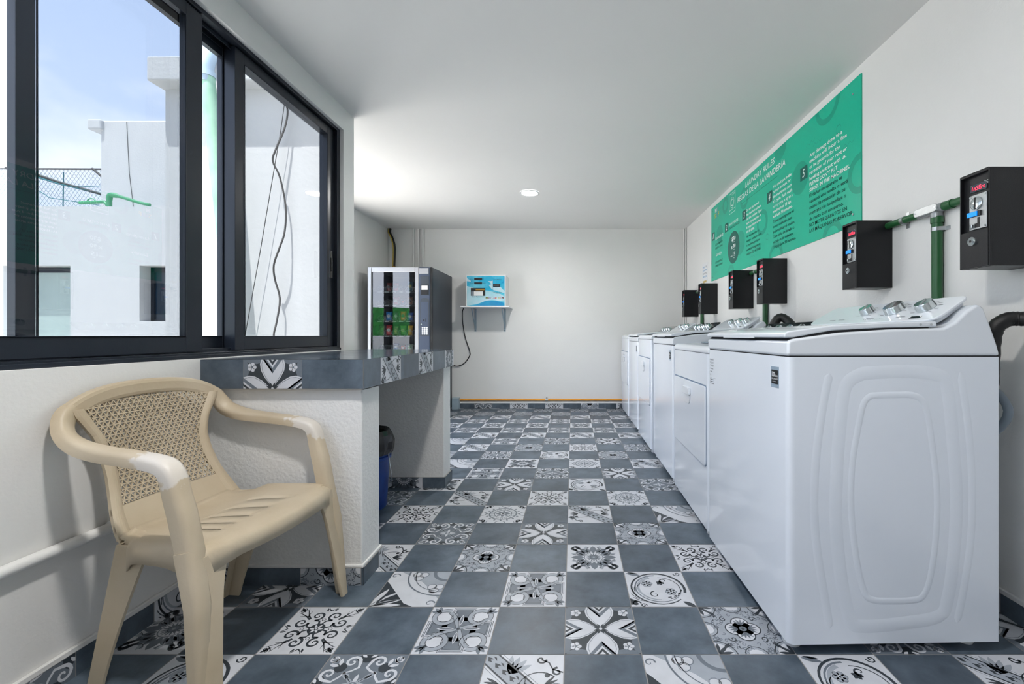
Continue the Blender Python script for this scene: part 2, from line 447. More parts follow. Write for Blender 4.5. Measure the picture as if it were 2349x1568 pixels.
def d_medal():
    p = Pat(3); p.layer()
    random.seed(3)
    for i in range(46):
        x, y = random.uniform(.05, .95), random.uniform(.05, .95)
        if x + y < .75: continue
        a0 = random.uniform(0, 6)
        p.sub(lambda s, x=x, y=y, a0=a0: s.stroke(4, spiral(x, y, .07, a0, .8, 5), .022))
    p.layer()
    p.sub(lambda s: s.stroke(5, arc(1, 1, .50, PI, 1.5 * PI, 10), .03)); p.sub(lambda s: s.fill(2, [(1, 1)] + arc(1, 1, .42, PI, 1.5 * PI, 8)))
    p.sub(lambda s: s.stroke(5, arc(0, 1.02, .30, PI, 2 * PI, 10), .025)); p.layer()
    for a in (0, .5, 1): p.sub(lambda s, a=a: s.fill(5, leaf(.98, .98, .40, .05, PI + .15 + a * 1.27)))
    p.sub(lambda s: s.fill(2, circ(0, .98, .2, 10, .16)))
    p.sub(lambda s: s.fill(5, circ(.24, 0, .26, 18))); p.layer()
    p.sub(lambda s: s.fill(2, circ(.24, 0, .225, 18))); p.fill(2, circ(0, 0, .29, 18)); p.layer()
    for a in (-.7, -.25, .25, .7): p.sub(lambda s, a=a: s.fill(4, leaf(.14, 0, .27, .03, a)))
    p.sub(lambda s: s.stroke(5, spiral(.42, .42, .11, 0, 1.1, 10), .03)); p.layer()
    p.fill(4, circ(0, 0, .11, 8)); p.layer(); p.fill(5, circ(0, 0, .05, 8))
    p.sub(lambda s: s.fill(5, leaf(.60, .60, .25, .05, PI / 4)))
    return p
def d_scroll():
    p = Pat(2); p.layer()
    p.fill(5, circ(0, 0, .23, 20))
    def f(s):
        s.stroke(5, spiral(.26, .56, .20, -PI / 2, -1.35, 20), .075, .03)
        s.stroke(5, [(.26, .36), (.10, .34), (.05, .22)], .06)
        s.stroke(5, spiral(.80, .86, .09, PI, 1.2, 10), .03)
        s.stroke(5, [(.40, .42), (.55, .60), (.66, .78), (.72, .92)], .05, .01)
        s.stroke(5, [(.50, .52), (.62, .56), (.78, .55)], .045, .01)
        s.stroke(5, [(.0, .80), (.10, .90), (.14, .98)], .04, .01)
        s.fill(5, leaf(.1, .78, .16, .03, 1.2))
    p.sub(f, mir=True)
    p.sub(lambda s: s.fill(5, leaf(.74, .74, .28, .045, PI / 4)))
    p.sub(lambda s: s.stroke(5, circ(0, .40, .05, 8), .02, closed=True)); p.layer()
    for i in range(6): p.fill(2, leaf(0, 0, .19, .035, i * PI / 3))
    p.layer(); p.fill(5, circ(0, 0, .06, 8)); p.layer(); p.fill(2, circ(0, 0, .03, 8))
    return p
def d_baroque():
    p = Pat(2); p.layer()
    def f(s):
        s.stroke(4, arc(.42, .86, .24, 0, -PI * .9, 10), .09, .05)
        s.stroke(4, spiral(.70, .62, .20, PI, -1.1, 12), .10, .04)
        s.fill(4, leaf(.30, .20, .42, .12, .75)); s.fill(4, leaf(.12, .34, .34, .09, 1.15))
    p.sub(f, mir=True); p.sub(lambda s: s.fill(4, leaf(0, .34, .5, .13, PI / 2)))
    p.layer()
    def g(s):
        s.stroke(5, arc(.42, .86, .28, 0, -PI * .9, 10), .018)
        s.stroke(5, spiral(.70, .62, .24, PI, -.9, 12), .018); s.stroke(5, [(.30, .22), (.48, .38), (.58, .50)], .014)
        s.stroke(5, [(.14, .36), (.2, .52), (.28, .64)], .018); s.fill(3, leaf(.6, .3, .25, .05, -.2))
    p.sub(g, mir=True)
    p.fill(4, circ(0, 0, .36, 20)); p.layer(); p.fill(2, circ(0, 0, .33, 20)); p.layer()
    for i in range(16): p.fill(4, leaf(0, 0, .31, .028, i * PI / 8))
    p.layer(); p.fill(4, circ(0, 0, .15, 12)); p.layer(); p.stroke(5, circ(0, 0, .14, 12), .016, closed=True); p.fill(3, circ(0, 0, .05, 8))
    return p
def d_swirl():
    p = Pat(2); p.layer()
    p.stroke(5, arc(0, 0, .86, -PI * .1, PI * 1.75, 30), .09, .04); p.stroke(4, arc(0, 0, .74, PI * .5, PI * 1.9, 22), .06, .02)
    p.stroke(3, arc(0, 0, .64, PI * .6, PI * 1.5, 16), .12, .04); p.stroke(5, arc(.1, .0, .62, -PI * .4, PI * .5, 16), .03)
    for i in range(5): p.stroke(5, arc(-.2 - .05 * i, -.1, .5 + .03 * i, PI * (.75 + .12 * i), PI * (.95 + .12 * i), 6), .025)
    for i in range(4): p.stroke(5, arc(.15, .1, .62, -PI * (.1 + .1 * i), -PI * (.16 + .1 * i), 4), .05)
    p.stroke(5, spiral(.80, .84, .13, PI, 1.2, 10), .04); p.stroke(5, spiral(-.82, -.82, .15, 0, 1.2, 10), .05); p.stroke(5, spiral(-.6, -.92, .1, 0, 1.2, 10), .04)
    p.fill(5, [(-1, -.55), (-.75, -.7), (-.82, -.86), (-1, -.9)]); p.fill(5, leaf(.65, -.72, .45, .09, -.7)); p.fill(4, leaf(-.95, .9, .5, .08, -.3)); p.fill(5, leaf(-.9, .95, .4, .04, -.25))
    p.stroke(5, spiral(-.15, -.35, .18, PI / 2, 1.0, 12), .05, .02); p.stroke(5, spiral(.25, .42, .16, -PI / 2, -1.0, 12), .06, .02)
    for a in (.2, 1.4, 2.6, 3.8, 5.0): p.fill(5, leaf(.12, .30, .14, .05, a))
    for x, y in ((-.32, .26), (.38, -.20)):
        for i in range(6):
            a = i * PI / 3; p.fill(3, circ(x + .11 * math.cos(a), y + .11 * math.sin(a), .075, 9)); p.stroke(4, circ(x + .11 * math.cos(a), y + .11 * math.sin(a), .075, 9), .014, closed=True)
        p.layer(); p.fill(2, circ(x, y, .06, 8)); p.layer(); p.fill(5, circ(x, y, .035, 8))
    return p
def d_band():
    p = Pat(2); p.layer()
    def D(u, v):  # u along the band, v across
        return ((u - v) * .7071, (-u - v) * .7071)
    for a in (.5, .85, 1.2, 1.55): p.fill(3, leaf(-.35, .35, .62, .08, a)); 
    for a in (-.5, -.9, -1.3): p.fill(3, leaf(-.9, -.25, .5, .07, a))
    p.fill(3, [D(-1.5, .20), D(1.5, .20), D(1.5, -.20), D(-1.5, -.20)]); p.layer()
    for v in (.22, -.22, ): p.stroke(5, [D(-1.5, v), D(1.5, v)], .045)
    for v in (.30, -.30): p.stroke(4, [D(-1.5, v), D(1.5, v)], .012)
    for i in range(-4, 5):
        u = i * .3
        p.fill(5, [D(u - .12, .02), D(u, .11), D(u + .10, .06), D(u, .03), D(u + .06, -.04), D(u - .03, -.02)])
        p.fill(5, [D(u + .16, -.05), D(u + .06, -.12), D(u - .03, -.09), D(u + .08, -.06)])
    for sgn in (1, -1):
        def T(q): return [(sgn * x, sgn * y) for x, y in q]
        p.stroke(5, T(arc(.42, -.10, .50, PI * .25, PI * 1.1, 12)), .035, .02)
        p.stroke(5, T(spiral(.84, .42, .14, PI / 2, 1.1, 12)), .07, .03); p.stroke(5, T(spiral(.42, .82, .14, 0, -1.1, 12)), .06, .03)
        p.stroke(5, T([(.42, .82), (.62, .72), (.72, .5), (.98, .40)]), .04)
        for a in (2.0, 2.35, 2.7, 3.05, 3.4): p.fill(5, T(leaf(.52, -.02, -.40, .035, a + .6)))
        p.fill(5, T(circ(.60, .30, .07, 8)))
    return p
def d_arch():
    p = Pat(2); p.layer()
    p.fill(3, [(-.75, 1), (1, 1), (1, -.6), (.7, -.2), (.2, .35)]); p.layer()
    p.stroke(4, arc(1.0, 1.0, .55, PI, 1.5 * PI, 10), .12); p.stroke(2, arc(.95, .95, 1.25, PI * .95, 1.55 * PI, 18), .14)
    p.stroke(4, arc(.95, .95, 1.36, PI * .95, 1.55 * PI, 18), .05); p.stroke(4, arc(.95, .95, 1.12, PI * .95, 1.55 * PI, 18), .03)
    for x, y in ((.0, .72), (.72, .0)):
        for i in range(3):
            a = i * 2 * PI / 3 + .5; p.fill(2, circ(x + .14 * math.cos(a), y + .14 * math.sin(a), .13, 10))
            p.stroke(4, circ(x + .14 * math.cos(a), y + .14 * math.sin(a), .15, 10), .02, closed=True)
    p.fill(5, [(-1, -1), (.35, -1), (.0, -.82), (-.30, -.45), (-.50, -.2), (-.86, .25), (-1, .4)]); p.layer()
    for a in (.35, .85, 1.3, .05): p.fill(2, leaf(-1.0, -.95, .95, .09, a))
    p.layer()
    for a in (.35, .85, 1.3): p.fill(5, leaf(-.86 , -.88, .70, .045, a))
    p.stroke(4, spiral(-.85, .72, .16, 0, 1, 10), .05, .02); p.stroke(4, spiral(.80, -.82, .16, 0, 1, 10), .05, .02)
    return p
def d_frame():
    p = Pat(4); p.layer()
    p.sub(lambda s: s.fill(5, circ(.86, 0, .14, 8, .3))); p.sub(lambda s: s.fill(5, circ(.55, .55, .16, 8))); p.layer()
    def f(s):
        s.stroke(2, spiral(.34, .74, .20, PI, -1.25, 16), .085, .035)
        s.stroke(2, [(.14, .74), (.10, .56), (.24, .44), (.42, .36)], .08, .04)
        s.stroke(2, spiral(.84, .84, .13, PI, 1.1, 10), .05, .02)
        s.fill(3, leaf(.16, .16, .30, .05, .9)); s.fill(2, leaf(.62, .60, .25, .05, .2)); s.fill(2, leaf(.05, .9, .18, .04, .6))
    p.sub(f, mir=True); p.layer()
    for i in range(8): p.fill(3 if i % 2 else 2, leaf(0, 0, .34, .05, i * PI / 4))
    p.layer(); p.fill(4, circ(0, 0, .10, 10)); p.layer(); p.fill(2, circ(0, 0, .05, 8)); p.sub(lambda s: s.stroke(5, [(.1, .1), (.28, .28)], .02))
    return p
def d_lace():
    p = Pat(2); p.layer()
    p.stroke(4, circ(0, 0, .62, 24), .07, closed=True); p.stroke(4, circ(0, 0, .40, 20), .05, closed=True)
    for i in range(16):
        a = i * PI / 8; p.stroke(4, circ(.51 * math.cos(a), .51 * math.sin(a), .06, 6), .025, closed=True)
        p.fill(4, leaf(.66 * math.cos(a), .66 * math.sin(a), .15, .045, a))
    def f(s):
        s.stroke(4, spiral(.66, .86, .12, 0, 1, 8), .045, .02); s.fill(4, leaf(.70, .70, .30, .06, PI / 4 + .5)); s.stroke(4, arc(0, 1.0, .22, PI, 1.5 * PI, 5), .04)
    p.sub(f, mir=True); p.sub(lambda s: s.fill(4, circ(.78, .78, .12, 8)))
    for i in range(8): p.fill(4, leaf(0, 0, .36, .07, i * PI / 4))
    p.layer(); p.fill(2, circ(0, 0, .12, 10)); p.layer(); p.fill(5, circ(0, 0, .07, 8))
    p.sub(lambda s: s.fill(2, circ(.78, .78, .05, 6)))
    return p
DES = {'S': d_star(), 'K': d_knot(), 'M': d_medal(), 'W': d_scroll(), 'B': d_baroque(), 'C': d_swirl(), 'G': d_band(), 'A': d_arch(), 'F': d_frame(), 'L': d_lace()}
random.seed(11)
def clip_poly(q, x0, x1, y0, y1):
    for ax, lim, sg in ((0, x0, 1), (0, x1, -1), (1, y0, 1), (1, y1, -1)):
        out = []
        for i in range(len(q)):
            a, b = q[i], q[(i + 1) % len(q)]
            ina = (a[ax] - lim) * sg >= 0; inb = (b[ax] - lim) * sg >= 0
            if ina: out.append(a)
            if ina != inb:
                t = (lim - a[ax]) / (b[ax] - a[ax]); out.append((a[0] + (b[0] - a[0]) * t, a[1] + (b[1] - a[1]) * t))
        q = out
        if len(q) < 3: return []
    return q
TRI = {}
def tris(key):
    if key not in TRI:
        out = []
        for (c, q), l in zip(DES[key].it, DES[key].lay):
            if len(q) <= 4: out.append((c, l, q)); continue
            for t in tessellate_polygon([[Vector((x, y, 0)) for x, y in q]]): out.append((c, l, [q[i] for i in t]))
        TRI[key] = out
    return TRI[key]
def emit_tile(mb, key, org, ux, uy, nrm, x0=-1, x1=1, y0=-1, y1=1):
    # org: tile centre; ux, uy: half-size vectors; nrm: face normal; window x0..y1 in tile units
    org, ux, uy, nrm = Vector(org), Vector(ux), Vector(uy), Vector(nrm)
    flip = ux.cross(uy).dot(nrm) < 0
    if key is None:
        mb.mi = 0
        q = [(x0, y0), (x1, y0), (x1, y1), (x0, y1)]
        vs = [org + ux * x + uy * y for x, y in q]
        mb.add(vs[::-1] if flip else vs, [(0, 1, 2, 3)]); return
    for c, l, q in tris(key):
        q = clip_poly(q, x0, x1, y0, y1)
        if len(q) < 3: continue
        ar = sum(q[i][0] * q[(i + 1) % len(q)][1] - q[(i + 1) % len(q)][0] * q[i][1] for i in range(len(q)))
        if abs(ar) < 1e-7: continue
        if (ar < 0) != flip: q = q[::-1]
        mb.mi = c
        mb.add([org + ux * x + uy * y + nrm * (0.00012 * l) for x, y in q], [tuple(range(len(q)))])

T = 0.2328; TX = -0.024; TY = 1.3264
ROWS = {-1: {-5: 'C', -3: 'F', -1: 'G', 1: 'A', 3: 'C', 5: 'G'}, 0: {0: 'S', -2: 'K', 2: 'M', -4: 'W', -6: 'B', 4: 'F', 6: 'S'}, 1: {-1: 'K', 1: 'C', -3: 'A', -5: 'S'},
        2: {-2: 'M', 0: 'B', 2: 'W', -4: 'G'}, 3: {-1: 'S', 1: 'M', -3: 'F', 3: 'A'}, 4: {-2: 'L', 0: 'G', 2: 'A', -4: 'W'},
        5: {-1: 'W', 1: 'L', -3: 'G', -5: 'F'}, 6: {-2: 'S', 0: 'C', 2: 'F', -4: 'B'}, 7: {-1: 'F', 1: 'S', -3: 'K'}, 8: {-2: 'B', 0: 'L', 2: 'G', -4: 'A'},
        9: {-3: 'F', -1: 'C', 1: 'M'}, 10: {-4: 'G', -2: 'M', 0: 'W', 2: 'F'}, 11: {-5: 'A', -3: 'K', -1: 'F', 1: 'S'}}
floor = MB(); floor.keep = True
floor.mi = 1
floor.box(-2.5, 1.6, -2.22, 5.95, -0.1, -0.0008)
r0 = int(math.floor((-2.2 - TY) / T)); r1 = int(math.ceil((5.8 - TY) / T))
for r in range(r0, r1):
    for c in range(int((-2.42 - TX) / T) - 1, int((1.5 - TX) / T) + 1):
        X0, Y0 = TX + c * T, TY + r * T
        xa, xb, ya, yb = X0, X0 + T, Y0, Y0 + T
        left = -1.41 if Y0 < 2.75 else -2.41
        xa2, xb2 = max(xa, left), min(xb, 1.4916); ya2, yb2 = max(ya, -2.2), min(yb, 5.8)
        if xb2 - xa2 < .01 or yb2 - ya2 < .01: continue
        key = None
        if (r + c) % 2 == 0:
            key = ROWS.get(r, {}).get(c) or 'FWLMBKSCGA'[(r * 7 + c * 5 + r * r) % 10]
        h = T / 2; g = 1 - 0.0016 / h
        cx, cy = X0 + h, Y0 + h
        emit_tile(floor, key, (cx, cy, 0), (h, 0, 0), (0, h, 0), (0, 0, 1),
                  max(-g, (xa2 - cx) / h), min(g, (xb2 - cx) / h), max(-g, (ya2 - cy) / h), min(g, (yb2 - cy) / h))
struct('floor', floor, TILEM)

def skirting(name, a, b, nrm, h=0.068, off=0.0, first=0, th=0.01, keys='BAMWFGKL', parent=None, tw=T):
    # tiles along segment a-b (floor line), facing nrm
    a = Vector((a[0], a[1], 0)); b = Vector((b[0], b[1], 0)); n = Vector(nrm)
    d = (b - a).normalized(); Lg = (b - a).length
    mb = MB(); mb.keep = True; mb.mi = 1
    # body
    p = [a, b, b - n * th, a - n * th]
    mb.add([(q.x, q.y, 0.0) for q in p] + [(q.x, q.y, h) for q in p], [(0, 1, 2, 3), (4, 5, 6, 7), (0, 1, 5, 4), (1, 2, 6, 5), (2, 3, 7, 6), (3, 0, 4, 7)])
    s = -off; i = first
    while s < Lg:
        e0, e1 = max(0, s + .0012), min(Lg, s + tw - .0012)
        if e1 - e0 > .004:
            key = None if i % 2 else keys[(i // 2) % len(keys)]
            c = a + d * (s + tw / 2) + n * 0.0006 + Vector((0, 0, h))
            emit_tile(mb, key, c, d * (tw / 2), Vector((0, 0, tw / 2)), n, (e0 - s) / (tw / 2) - 1, (e1 - s) / (tw / 2) - 1, -h / (tw / 2), 0)
        s += tw; i += 1
    o = obj(name, mb, TILEM, parent)
    if parent is None: o['kind'] = 'structure'
    return o
skirting('baseboard_back', (-2.40, 5.79), (1.48, 5.79), (0, -1, 0), off=.05, first=1, keys='AAKFWWMB')
skirting('baseboard_right', (1.4816, -2.2), (1.4816, 5.79), (-1, 0, 0), keys='SLKAWF')
skirting('baseboard_left', (-1.40, -2.2), (-1.40, 1.69), (1, 0, 0), off=.05, keys='LFCBAF')
skirting('baseboard_alcove', (-2.40, 2.86), (-2.40, 5.79), (1, 0, 0))

# ------------------------------------------------------------------ room shell
XR, XL, XA, YB, ZC = 1.4916, -1.41, -2.41, 5.80, 2.36
DY0, DY1 = 3.0, 4.70
WY0, WY1, WZ0, WZ1 = -1.0, 2.715, 0.872, 2.226
w = MB(); w.box(XR, XR + .12, -2.32, YB + .12, 0, ZC); struct('wall_right', w, 'wall_paint')
w = MB(); w.box(XA - .12, XR, YB, YB + .12, 0, ZC); struct('wall_back', w, 'wall_paint')
w = MB(); w.box(XL - .12, XL, -2.32, 2.845, 0, WZ0); w.box(XL - .12, XL, -2.32, WY0, WZ0, ZC)
w.box(XL - .12, XL, WY1, 2.845, WZ0, ZC); w.box(XL - .12, XL, WY0, WY1, WZ1, ZC); struct('wall_left', w, 'wall_paint')
w = MB(); w.box(XA - .12, XA, 2.845, DY0, 0, ZC); w.box(XA - .12, XA, DY1, YB, 0, ZC); w.box(XA - .12, XA, DY0, DY1, 2.12, ZC); struct('wall_alcove', w, 'wall_paint')
w = MB(); w.box(XL, XR, -2.32, -2.2, 0, ZC); struct('wall_front', w, 'wall_paint')
# open glazed door in the alcove, seen only as a reflection in the vending machine
dd = bpy.data.objects.new('door_1', None); COL.objects.link(dd); dd['kind'] = 'structure'
f = MB(); f.box(XA - .10, XA - .04, DY0, DY0 + .05, 0, 2.12); f.box(XA - .10, XA - .04, DY1 - .05, DY1, 0, 2.12); f.box(XA - .10, XA - .04, DY0 + .05, DY1 - .05, 2.07, 2.12)
f.box(XA - .10, XA - .04, 3.93, 3.98, 0, 2.07); f.box(XA - .09, XA - .05, 3.80, 3.86, 0, 2.07); obj('door_frame', f, 'frame_metal', dd)

w = MB(); w.box(XA - .12, XL - .12, 2.74, 2.845, 0, 2.49); struct('wall_outside', w, 'outside_paint')
w = MB(); w.box(XL - .12, XR + .12, -2.32, YB + .12, ZC, 2.489); w.box(XA - .12, XL - .12, 2.845, YB + .12, ZC, 2.489); struct('ceiling', w, 'ceiling_paint')
w = MB(); w.box(-2.556, 1.7, 2.642, 6.1, 2.489, 2.636); w.box(-1.58, 1.7, -2.5, 2.642, 2.489, 2.636); struct('trim_1', w, 'stucco', bevel=.012)
w = MB(); w.box(-2.475, 1.5, 2.95, 3.15, 2.636, 4.6); struct('wall_upper', w, 'stucco')
w = MB(); w.box(-1.665, -1.531, 2.71, 2.74, -0.01, 2.12); struct('shade_pilaster', w, 'outside_paint')  # added block, stands in for a shaded strip of the outside wall
# white plaster band above the back skirting tiles
w = MB(); w.box(-2.40, 1.48, 5.786, 5.80, .068, .092); struct('trim_3', w, 'wall_paint', bevel=.003)
w = MB(); w.box(1.480, 1.4916, -2.2, 5.78, .068, .085); struct('trim_4', w, 'wall_paint', bevel=.003)
w = MB(); w.box(-1.41, -1.398, -2.2, 1.69, .068, .085); struct('trim_5', w, 'wall_paint', bevel=.003)

# window
win = bpy.data.objects.new('window_1', None); COL.objects.link(win); win['kind'] = 'structure'
def rectframe(mb, xa, xb, y0, y1, z0, z1, wl, wr, wb, wt):
    mb.box(xa, xb, y0, y0 + wl, z0, z1); mb.box(xa, xb, y1 - wr, y1, z0, z1)
    mb.box(xa, xb, y0 + wl, y1 - wr, z0, z0 + wb); mb.box(xa, xb, y0 + wl, y1 - wr, z1 - wt, z1)
f = MB(); rectframe(f, -1.53, -1.432, WY0, WY1, WZ0 + .001, WZ1, .04, .03, .012, .018)
f.box(-1.53, -1.432, WY0 + .04, WY1 - .03, WZ0, WZ0 + .022)
for x in (-1.472, -1.505): f.box(x - .002, x + .002, WY0 + .04, WY1 - .03, WZ0 + .02, WZ0 + .036); f.box(x - .002, x + .002, WY0 + .04, WY1 - .03, WZ1 - .035, WZ1 - .017)
f.box(-1.434, -1.424, WY0, WY1, WZ0, WZ0 + .014)
obj('window_frame', f, 'frame_metal', win, bevel=.002)
def sash(xa, xb, y0, y1, wl, wr, gm='window_glass'):
    z0, z1 = .898, 2.205
    m = MB(); rectframe(m, xa, xb, y0, y1, z0, z1, wl, wr, .057, .048)
    xm = (xa + xb) / 2
    rectframe(m, xb - .001, xb + .003, y0 + wl, y1 - wr, z0 + .057, z1 - .048, .003, .003, .003, .003)
    s = obj('sash', m, 'frame_metal', win, bevel=.002)
    g = MB(); g.keep = True
    g.quad((xm, y0 + wl - .005, z0 + .05), (xm, y1 - wr + .005, z0 + .05), (xm, y1 - wr + .005, z1 - .04), (xm, y0 + wl - .005, z1 - .04))
    obj('glass', g, gm, s)
    return s
sash(-1.466, -1.440, -.02, 1.715, .045, .072)  # opening before this sash is unseen, left unglazed to let in more light
s2 = sash(-1.50, -1.452, 1.897, 2.685, .052, .072, 'window_glass_tinted')
sash(-1.528, -1.504, 1.19, 1.94, .045, .045)
lk = MB(); lk.box(-1.436, -1.428, 2.60, 2.625, 1.30, 1.46); lk.box(-1.430, -1.424, 2.606, 2.619, 1.34, 1.42)
obj('latch', lk, 'black_plastic', s2, bevel=.002)

# ------------------------------------------------------------------ outside
w = MB(); w.box(-30, -1.55, -25, 25, -.12, -.02); w.box(-1.55, 12, -25, -2.34, -.12, -.02); struct('ground', w, 'concrete')
nb = thing('neighbour_building', 'white stucco building across the yard with two dark-framed windows', 'building', (-9, 6.0, -.02))
m = MB()
# wall with two openings, local x = world + 9
yw = 0.0
def wallpiece(x0, x1, z0, z1): m.box(x0 + 9, x1 + 9, yw, yw + .3, z0, z1)
wx = [-14, -7.75, -6.835, -5.893, -5.0, -2.6]
wallpiece(-14, -7.75, 0, 2.735); wallpiece(-7.75, -6.835, 1.93, 2.735); wallpiece(-7.75, -6.835, 0, .45); wallpiece(-6.835, -5.893, 0, 2.735)
wallpiece(-5.893, -5.0, 1.93, 2.735); wallpiece(-5.893, -5.0, 0, 1.175); wallpiece(-5.0, -2.6, 0, 2.735)
m.box(-5, 6.4, .3, 1.8, 2.5, 2.73)
obj('wall', m, 'outside_paint', nb)
m = MB(); m.box(9 - 7.02, 9 - 5.2, .55, 1.6, 2.7, 4.18); m.box(9 - 7.17, 9 - 6.96, .50, 1.4, 4.02, 4.18)
up = obj('upper_block', m, 'stucco', nb, bevel=.03)
c = MB(); c.tube([(9 - 6.62, .545, 4.15), (9 - 6.58, .543, 3.4), (9 - 6.50, .543, 2.73)], .003, 6); obj('wire', c, 'cable_dark', up)
for (x0, x1, z0, z1, kind) in ((-7.75, -6.835, .45, 1.93, 0), (-5.893, -5.0, 1.175, 1.93, 1)):
    fr = MB(); fr.box(x0 + 9, x1 + 9, .16, .20, z1 - .07, z1); fr.box(x0 + 9, x1 + 9, .16, .20, z0, z0 + .03); fr.box(x1 + 9 - .03, x1 + 9, .16, .20, z0, z1); fr.box(x0 + 9, x0 + 9.05, .16, .20, z0, z1)
    wo_ = obj('window', fr, 'frame_metal', nb)
    g = MB(); g.box(x0 + 9.05, x1 + 8.97, .18, .19, z0 + .03, z1 - .07)
    obj('pane', g, 'frosted' if kind == 0 else 'dark_glass', wo_)
    if kind:
        g = MB(); g.box(x0 + 9.20, x1 + 8.97, .172, .179, z0 + .03, z1 - .07); obj('blind', g, 'blind', wo_)
# plumbing on the parapet
P = MB(); P.tube([(-6.41, 6.1, 2.735), (-6.41, 6.1, 2.88)], .030, 12); P.tube(catmull([(-6.41, 6.1, 2.84), (-6.39, 6.1, 2.90), (-6.28, 6.1, 2.885), (-6.0, 6.1, 2.80), (-5.85, 6.1, 2.765)], 4), [.034] * 8 + [.022] * 9, 12)
tag(obj('drain_pipe', P, 'parapet_green', smooth=True), 'green plastic elbow pipe sloping along the neighbour parapet beside the block', 'pipe')
P = MB(); P.tube([(-6.84, 6.12, 2.80), (-6.50, 6.12, 2.815), (-6.45, 6.12, 2.76)], .022, 12); P.tube([(-6.68 + .06 * math.cos(t), 6.12, 2.81 + .05 * math.sin(t)) for t in [i * PI / 8 for i in range(9)]], .008, 6)
tag(obj('drain_pipe', P, 'parapet_green', smooth=True), 'short green pipe end lying on the neighbour parapet under the netting', 'pipe')
# netting
net = thing('bird_netting', 'grey-blue bird netting on a dark frame above the white parapet', 'netting', (0, 9.0, 0))
m = MB(); random.seed(5)
def zz(i): return 2.2 + i
for i in range(62):
    x = -13.6 + i * .085
    m.tube([(x, 0, 2.9), (x + 1.0, .02, 4.36)], .0026, 4, caps=False); m.tube([(x + 1.2, .03, 2.9), (x, .04, 4.36)], .0026, 4, caps=False)
obj('mesh', m, 'net_grey', net)
m = MB(); m.tube([(-13.6, 0, 4.37), (-8.2, 0, 4.35)], .016, 6); m.tube([(-11.5, -.05, 4.36), (-11.07, -.05, 4.29), (-10.4, -.05, 4.06), (-9.5, -.05, 3.81), (-8.6, -.05, 3.55)], .028, 6); m.tube([(-9.75, -.05, 4.35), (-9.4, -.05, 4.05)], .022, 6)
obj('rail', m, 'cable_dark', net)
m = MB()
m.tube([(-11.3, -.06, 4.30), (-10.4, -.06, 4.03), (-9.2, -.06, 3.75)], .016, 5); m.tube([(-10.32, -.06, 4.27), (-10.34, -.06, 2.95)], .010, 5); m.tube([(-11.2, -.06, 4.30), (-10.3, -.06, 4.0), (-9.2, -.06, 3.95)], .007, 5); m.tube([(-11.3, -.06, 4.2), (-10.6, -.06, 3.75), (-9.6, -.06, 3.6)], .007, 5)
obj('cord', m, 'net_green', net)
# downpipe against the outside wall
dp = thing('downpipe', 'faded green downpipe leaning on the outside wall beyond the narrow pane', 'pipe', (-2.14, 2.58, 0))
m = MB(); m.tube([(0, 0, 2.50), (.21, .08, -.02)], .037, 20); obj('pipe', m, 'faded_green', dp, smooth=True)
m = MB(); m.tube(catmull([(-.005, 0, 2.44), (-.005, 0, 2.55), (.01, .04, 2.66), (.04, .12, 2.705), (.06, .22, 2.71)], 5), .042, 18)
m.cyl((-.003, 0, 2.47), (-.004, 0, 2.50), .047, n=20); obj('elbow', m, 'grey_pvc', dp, smooth=True)
m = MB(); m.tube([(-2.46, 2.90, 2.652), (-1.6, 2.90, 2.652)], .014, 8)
tag(obj('gas_pipe', m, 'orange_pipe', smooth=True), 'thin yellow gas pipe on the roof ledge outside the window', 'pipe')
cab = MB()
pts = [(650, 232), (656, 250), (651, 292), (636, 345), (630, 372), (641, 405), (651, 470), (652, 530), (645, 570), (632, 608), (629, 640), (638, 685), (634, 740), (632, 775), (633, 860), (636, 1000)]
cab.tube(catmull([((x - 1313) * .002660, 2.688 + .018 * math.sin(i * 1.3), .96 - (y - 769) * .002660) for i, (x, y) in enumerate(pts)], 4), .0052, 8)
cab.tube([((x - 1313) * .002660, 2.70, .96 - (y - 769) * .002660) for x, y in ((650, 225), (650, 180), (652, 100))], .006, 6)
tag(obj('cable', cab, 'cable_dark', smooth=True), 'black cable hanging in waves down the outside wall behind the right pane', 'cable')
cab = MB(); cab.tube([((x - 1313) * .002660, 2.70, .96 - (y - 769) * .002660) for x, y in ((651, 228), (641, 300), (628, 375), (595, 570), (559, 770), (540, 880))], .0022, 6)
tag(obj('wire', cab, 'cable_dark', smooth=True), 'thin straight wire slanting left beside the wavy black cable outside', 'wire')
# yard behind the photographer, seen in the vending machine's glass
m = MB(); m.box(-24, 9, -12.3, -12.0, -.02, .93); struct('garden_wall', m, 'outside_paint')
m = MB(); random.seed(2)
nx, nz_ = 150, 10
for j in range(nz_ + 1):
    for i in range(nx + 1):
        m.v.append((-24 + 33 * i / nx, -12.10 + random.uniform(-.06, .06), .94 + 1.40 * j / nz_ + (random.uniform(-.03, .03) if j else .0)))
for j in range(nz_):
    for i in range(nx):
        a = j * (nx + 1) + i; m.f.append((a, a + 1, a + nx + 2, a + nx + 1)); m.m.append(0)
b0 = len(m.v)
for j in (0, nz_):
    for i in range(nx + 1): m.v.append((-24 + 33 * i / nx, -12.28, .94 + 1.40 * j / nz_))
for i in range(nx):
    m.f.append((nz_ * (nx + 1) + i, nz_ * (nx + 1) + i + 1, b0 + nx + 1 + i + 1, b0 + nx + 1 + i)); m.m.append(0)
    m.f.append((b0 + i, b0 + nx + 1 + i, b0 + nx + 2 + i, b0 + i + 1)); m.m.append(0)
tag(obj('hedge', m, 'hedge'), 'long clipped green hedge on a low white wall behind the laundry', 'hedge')

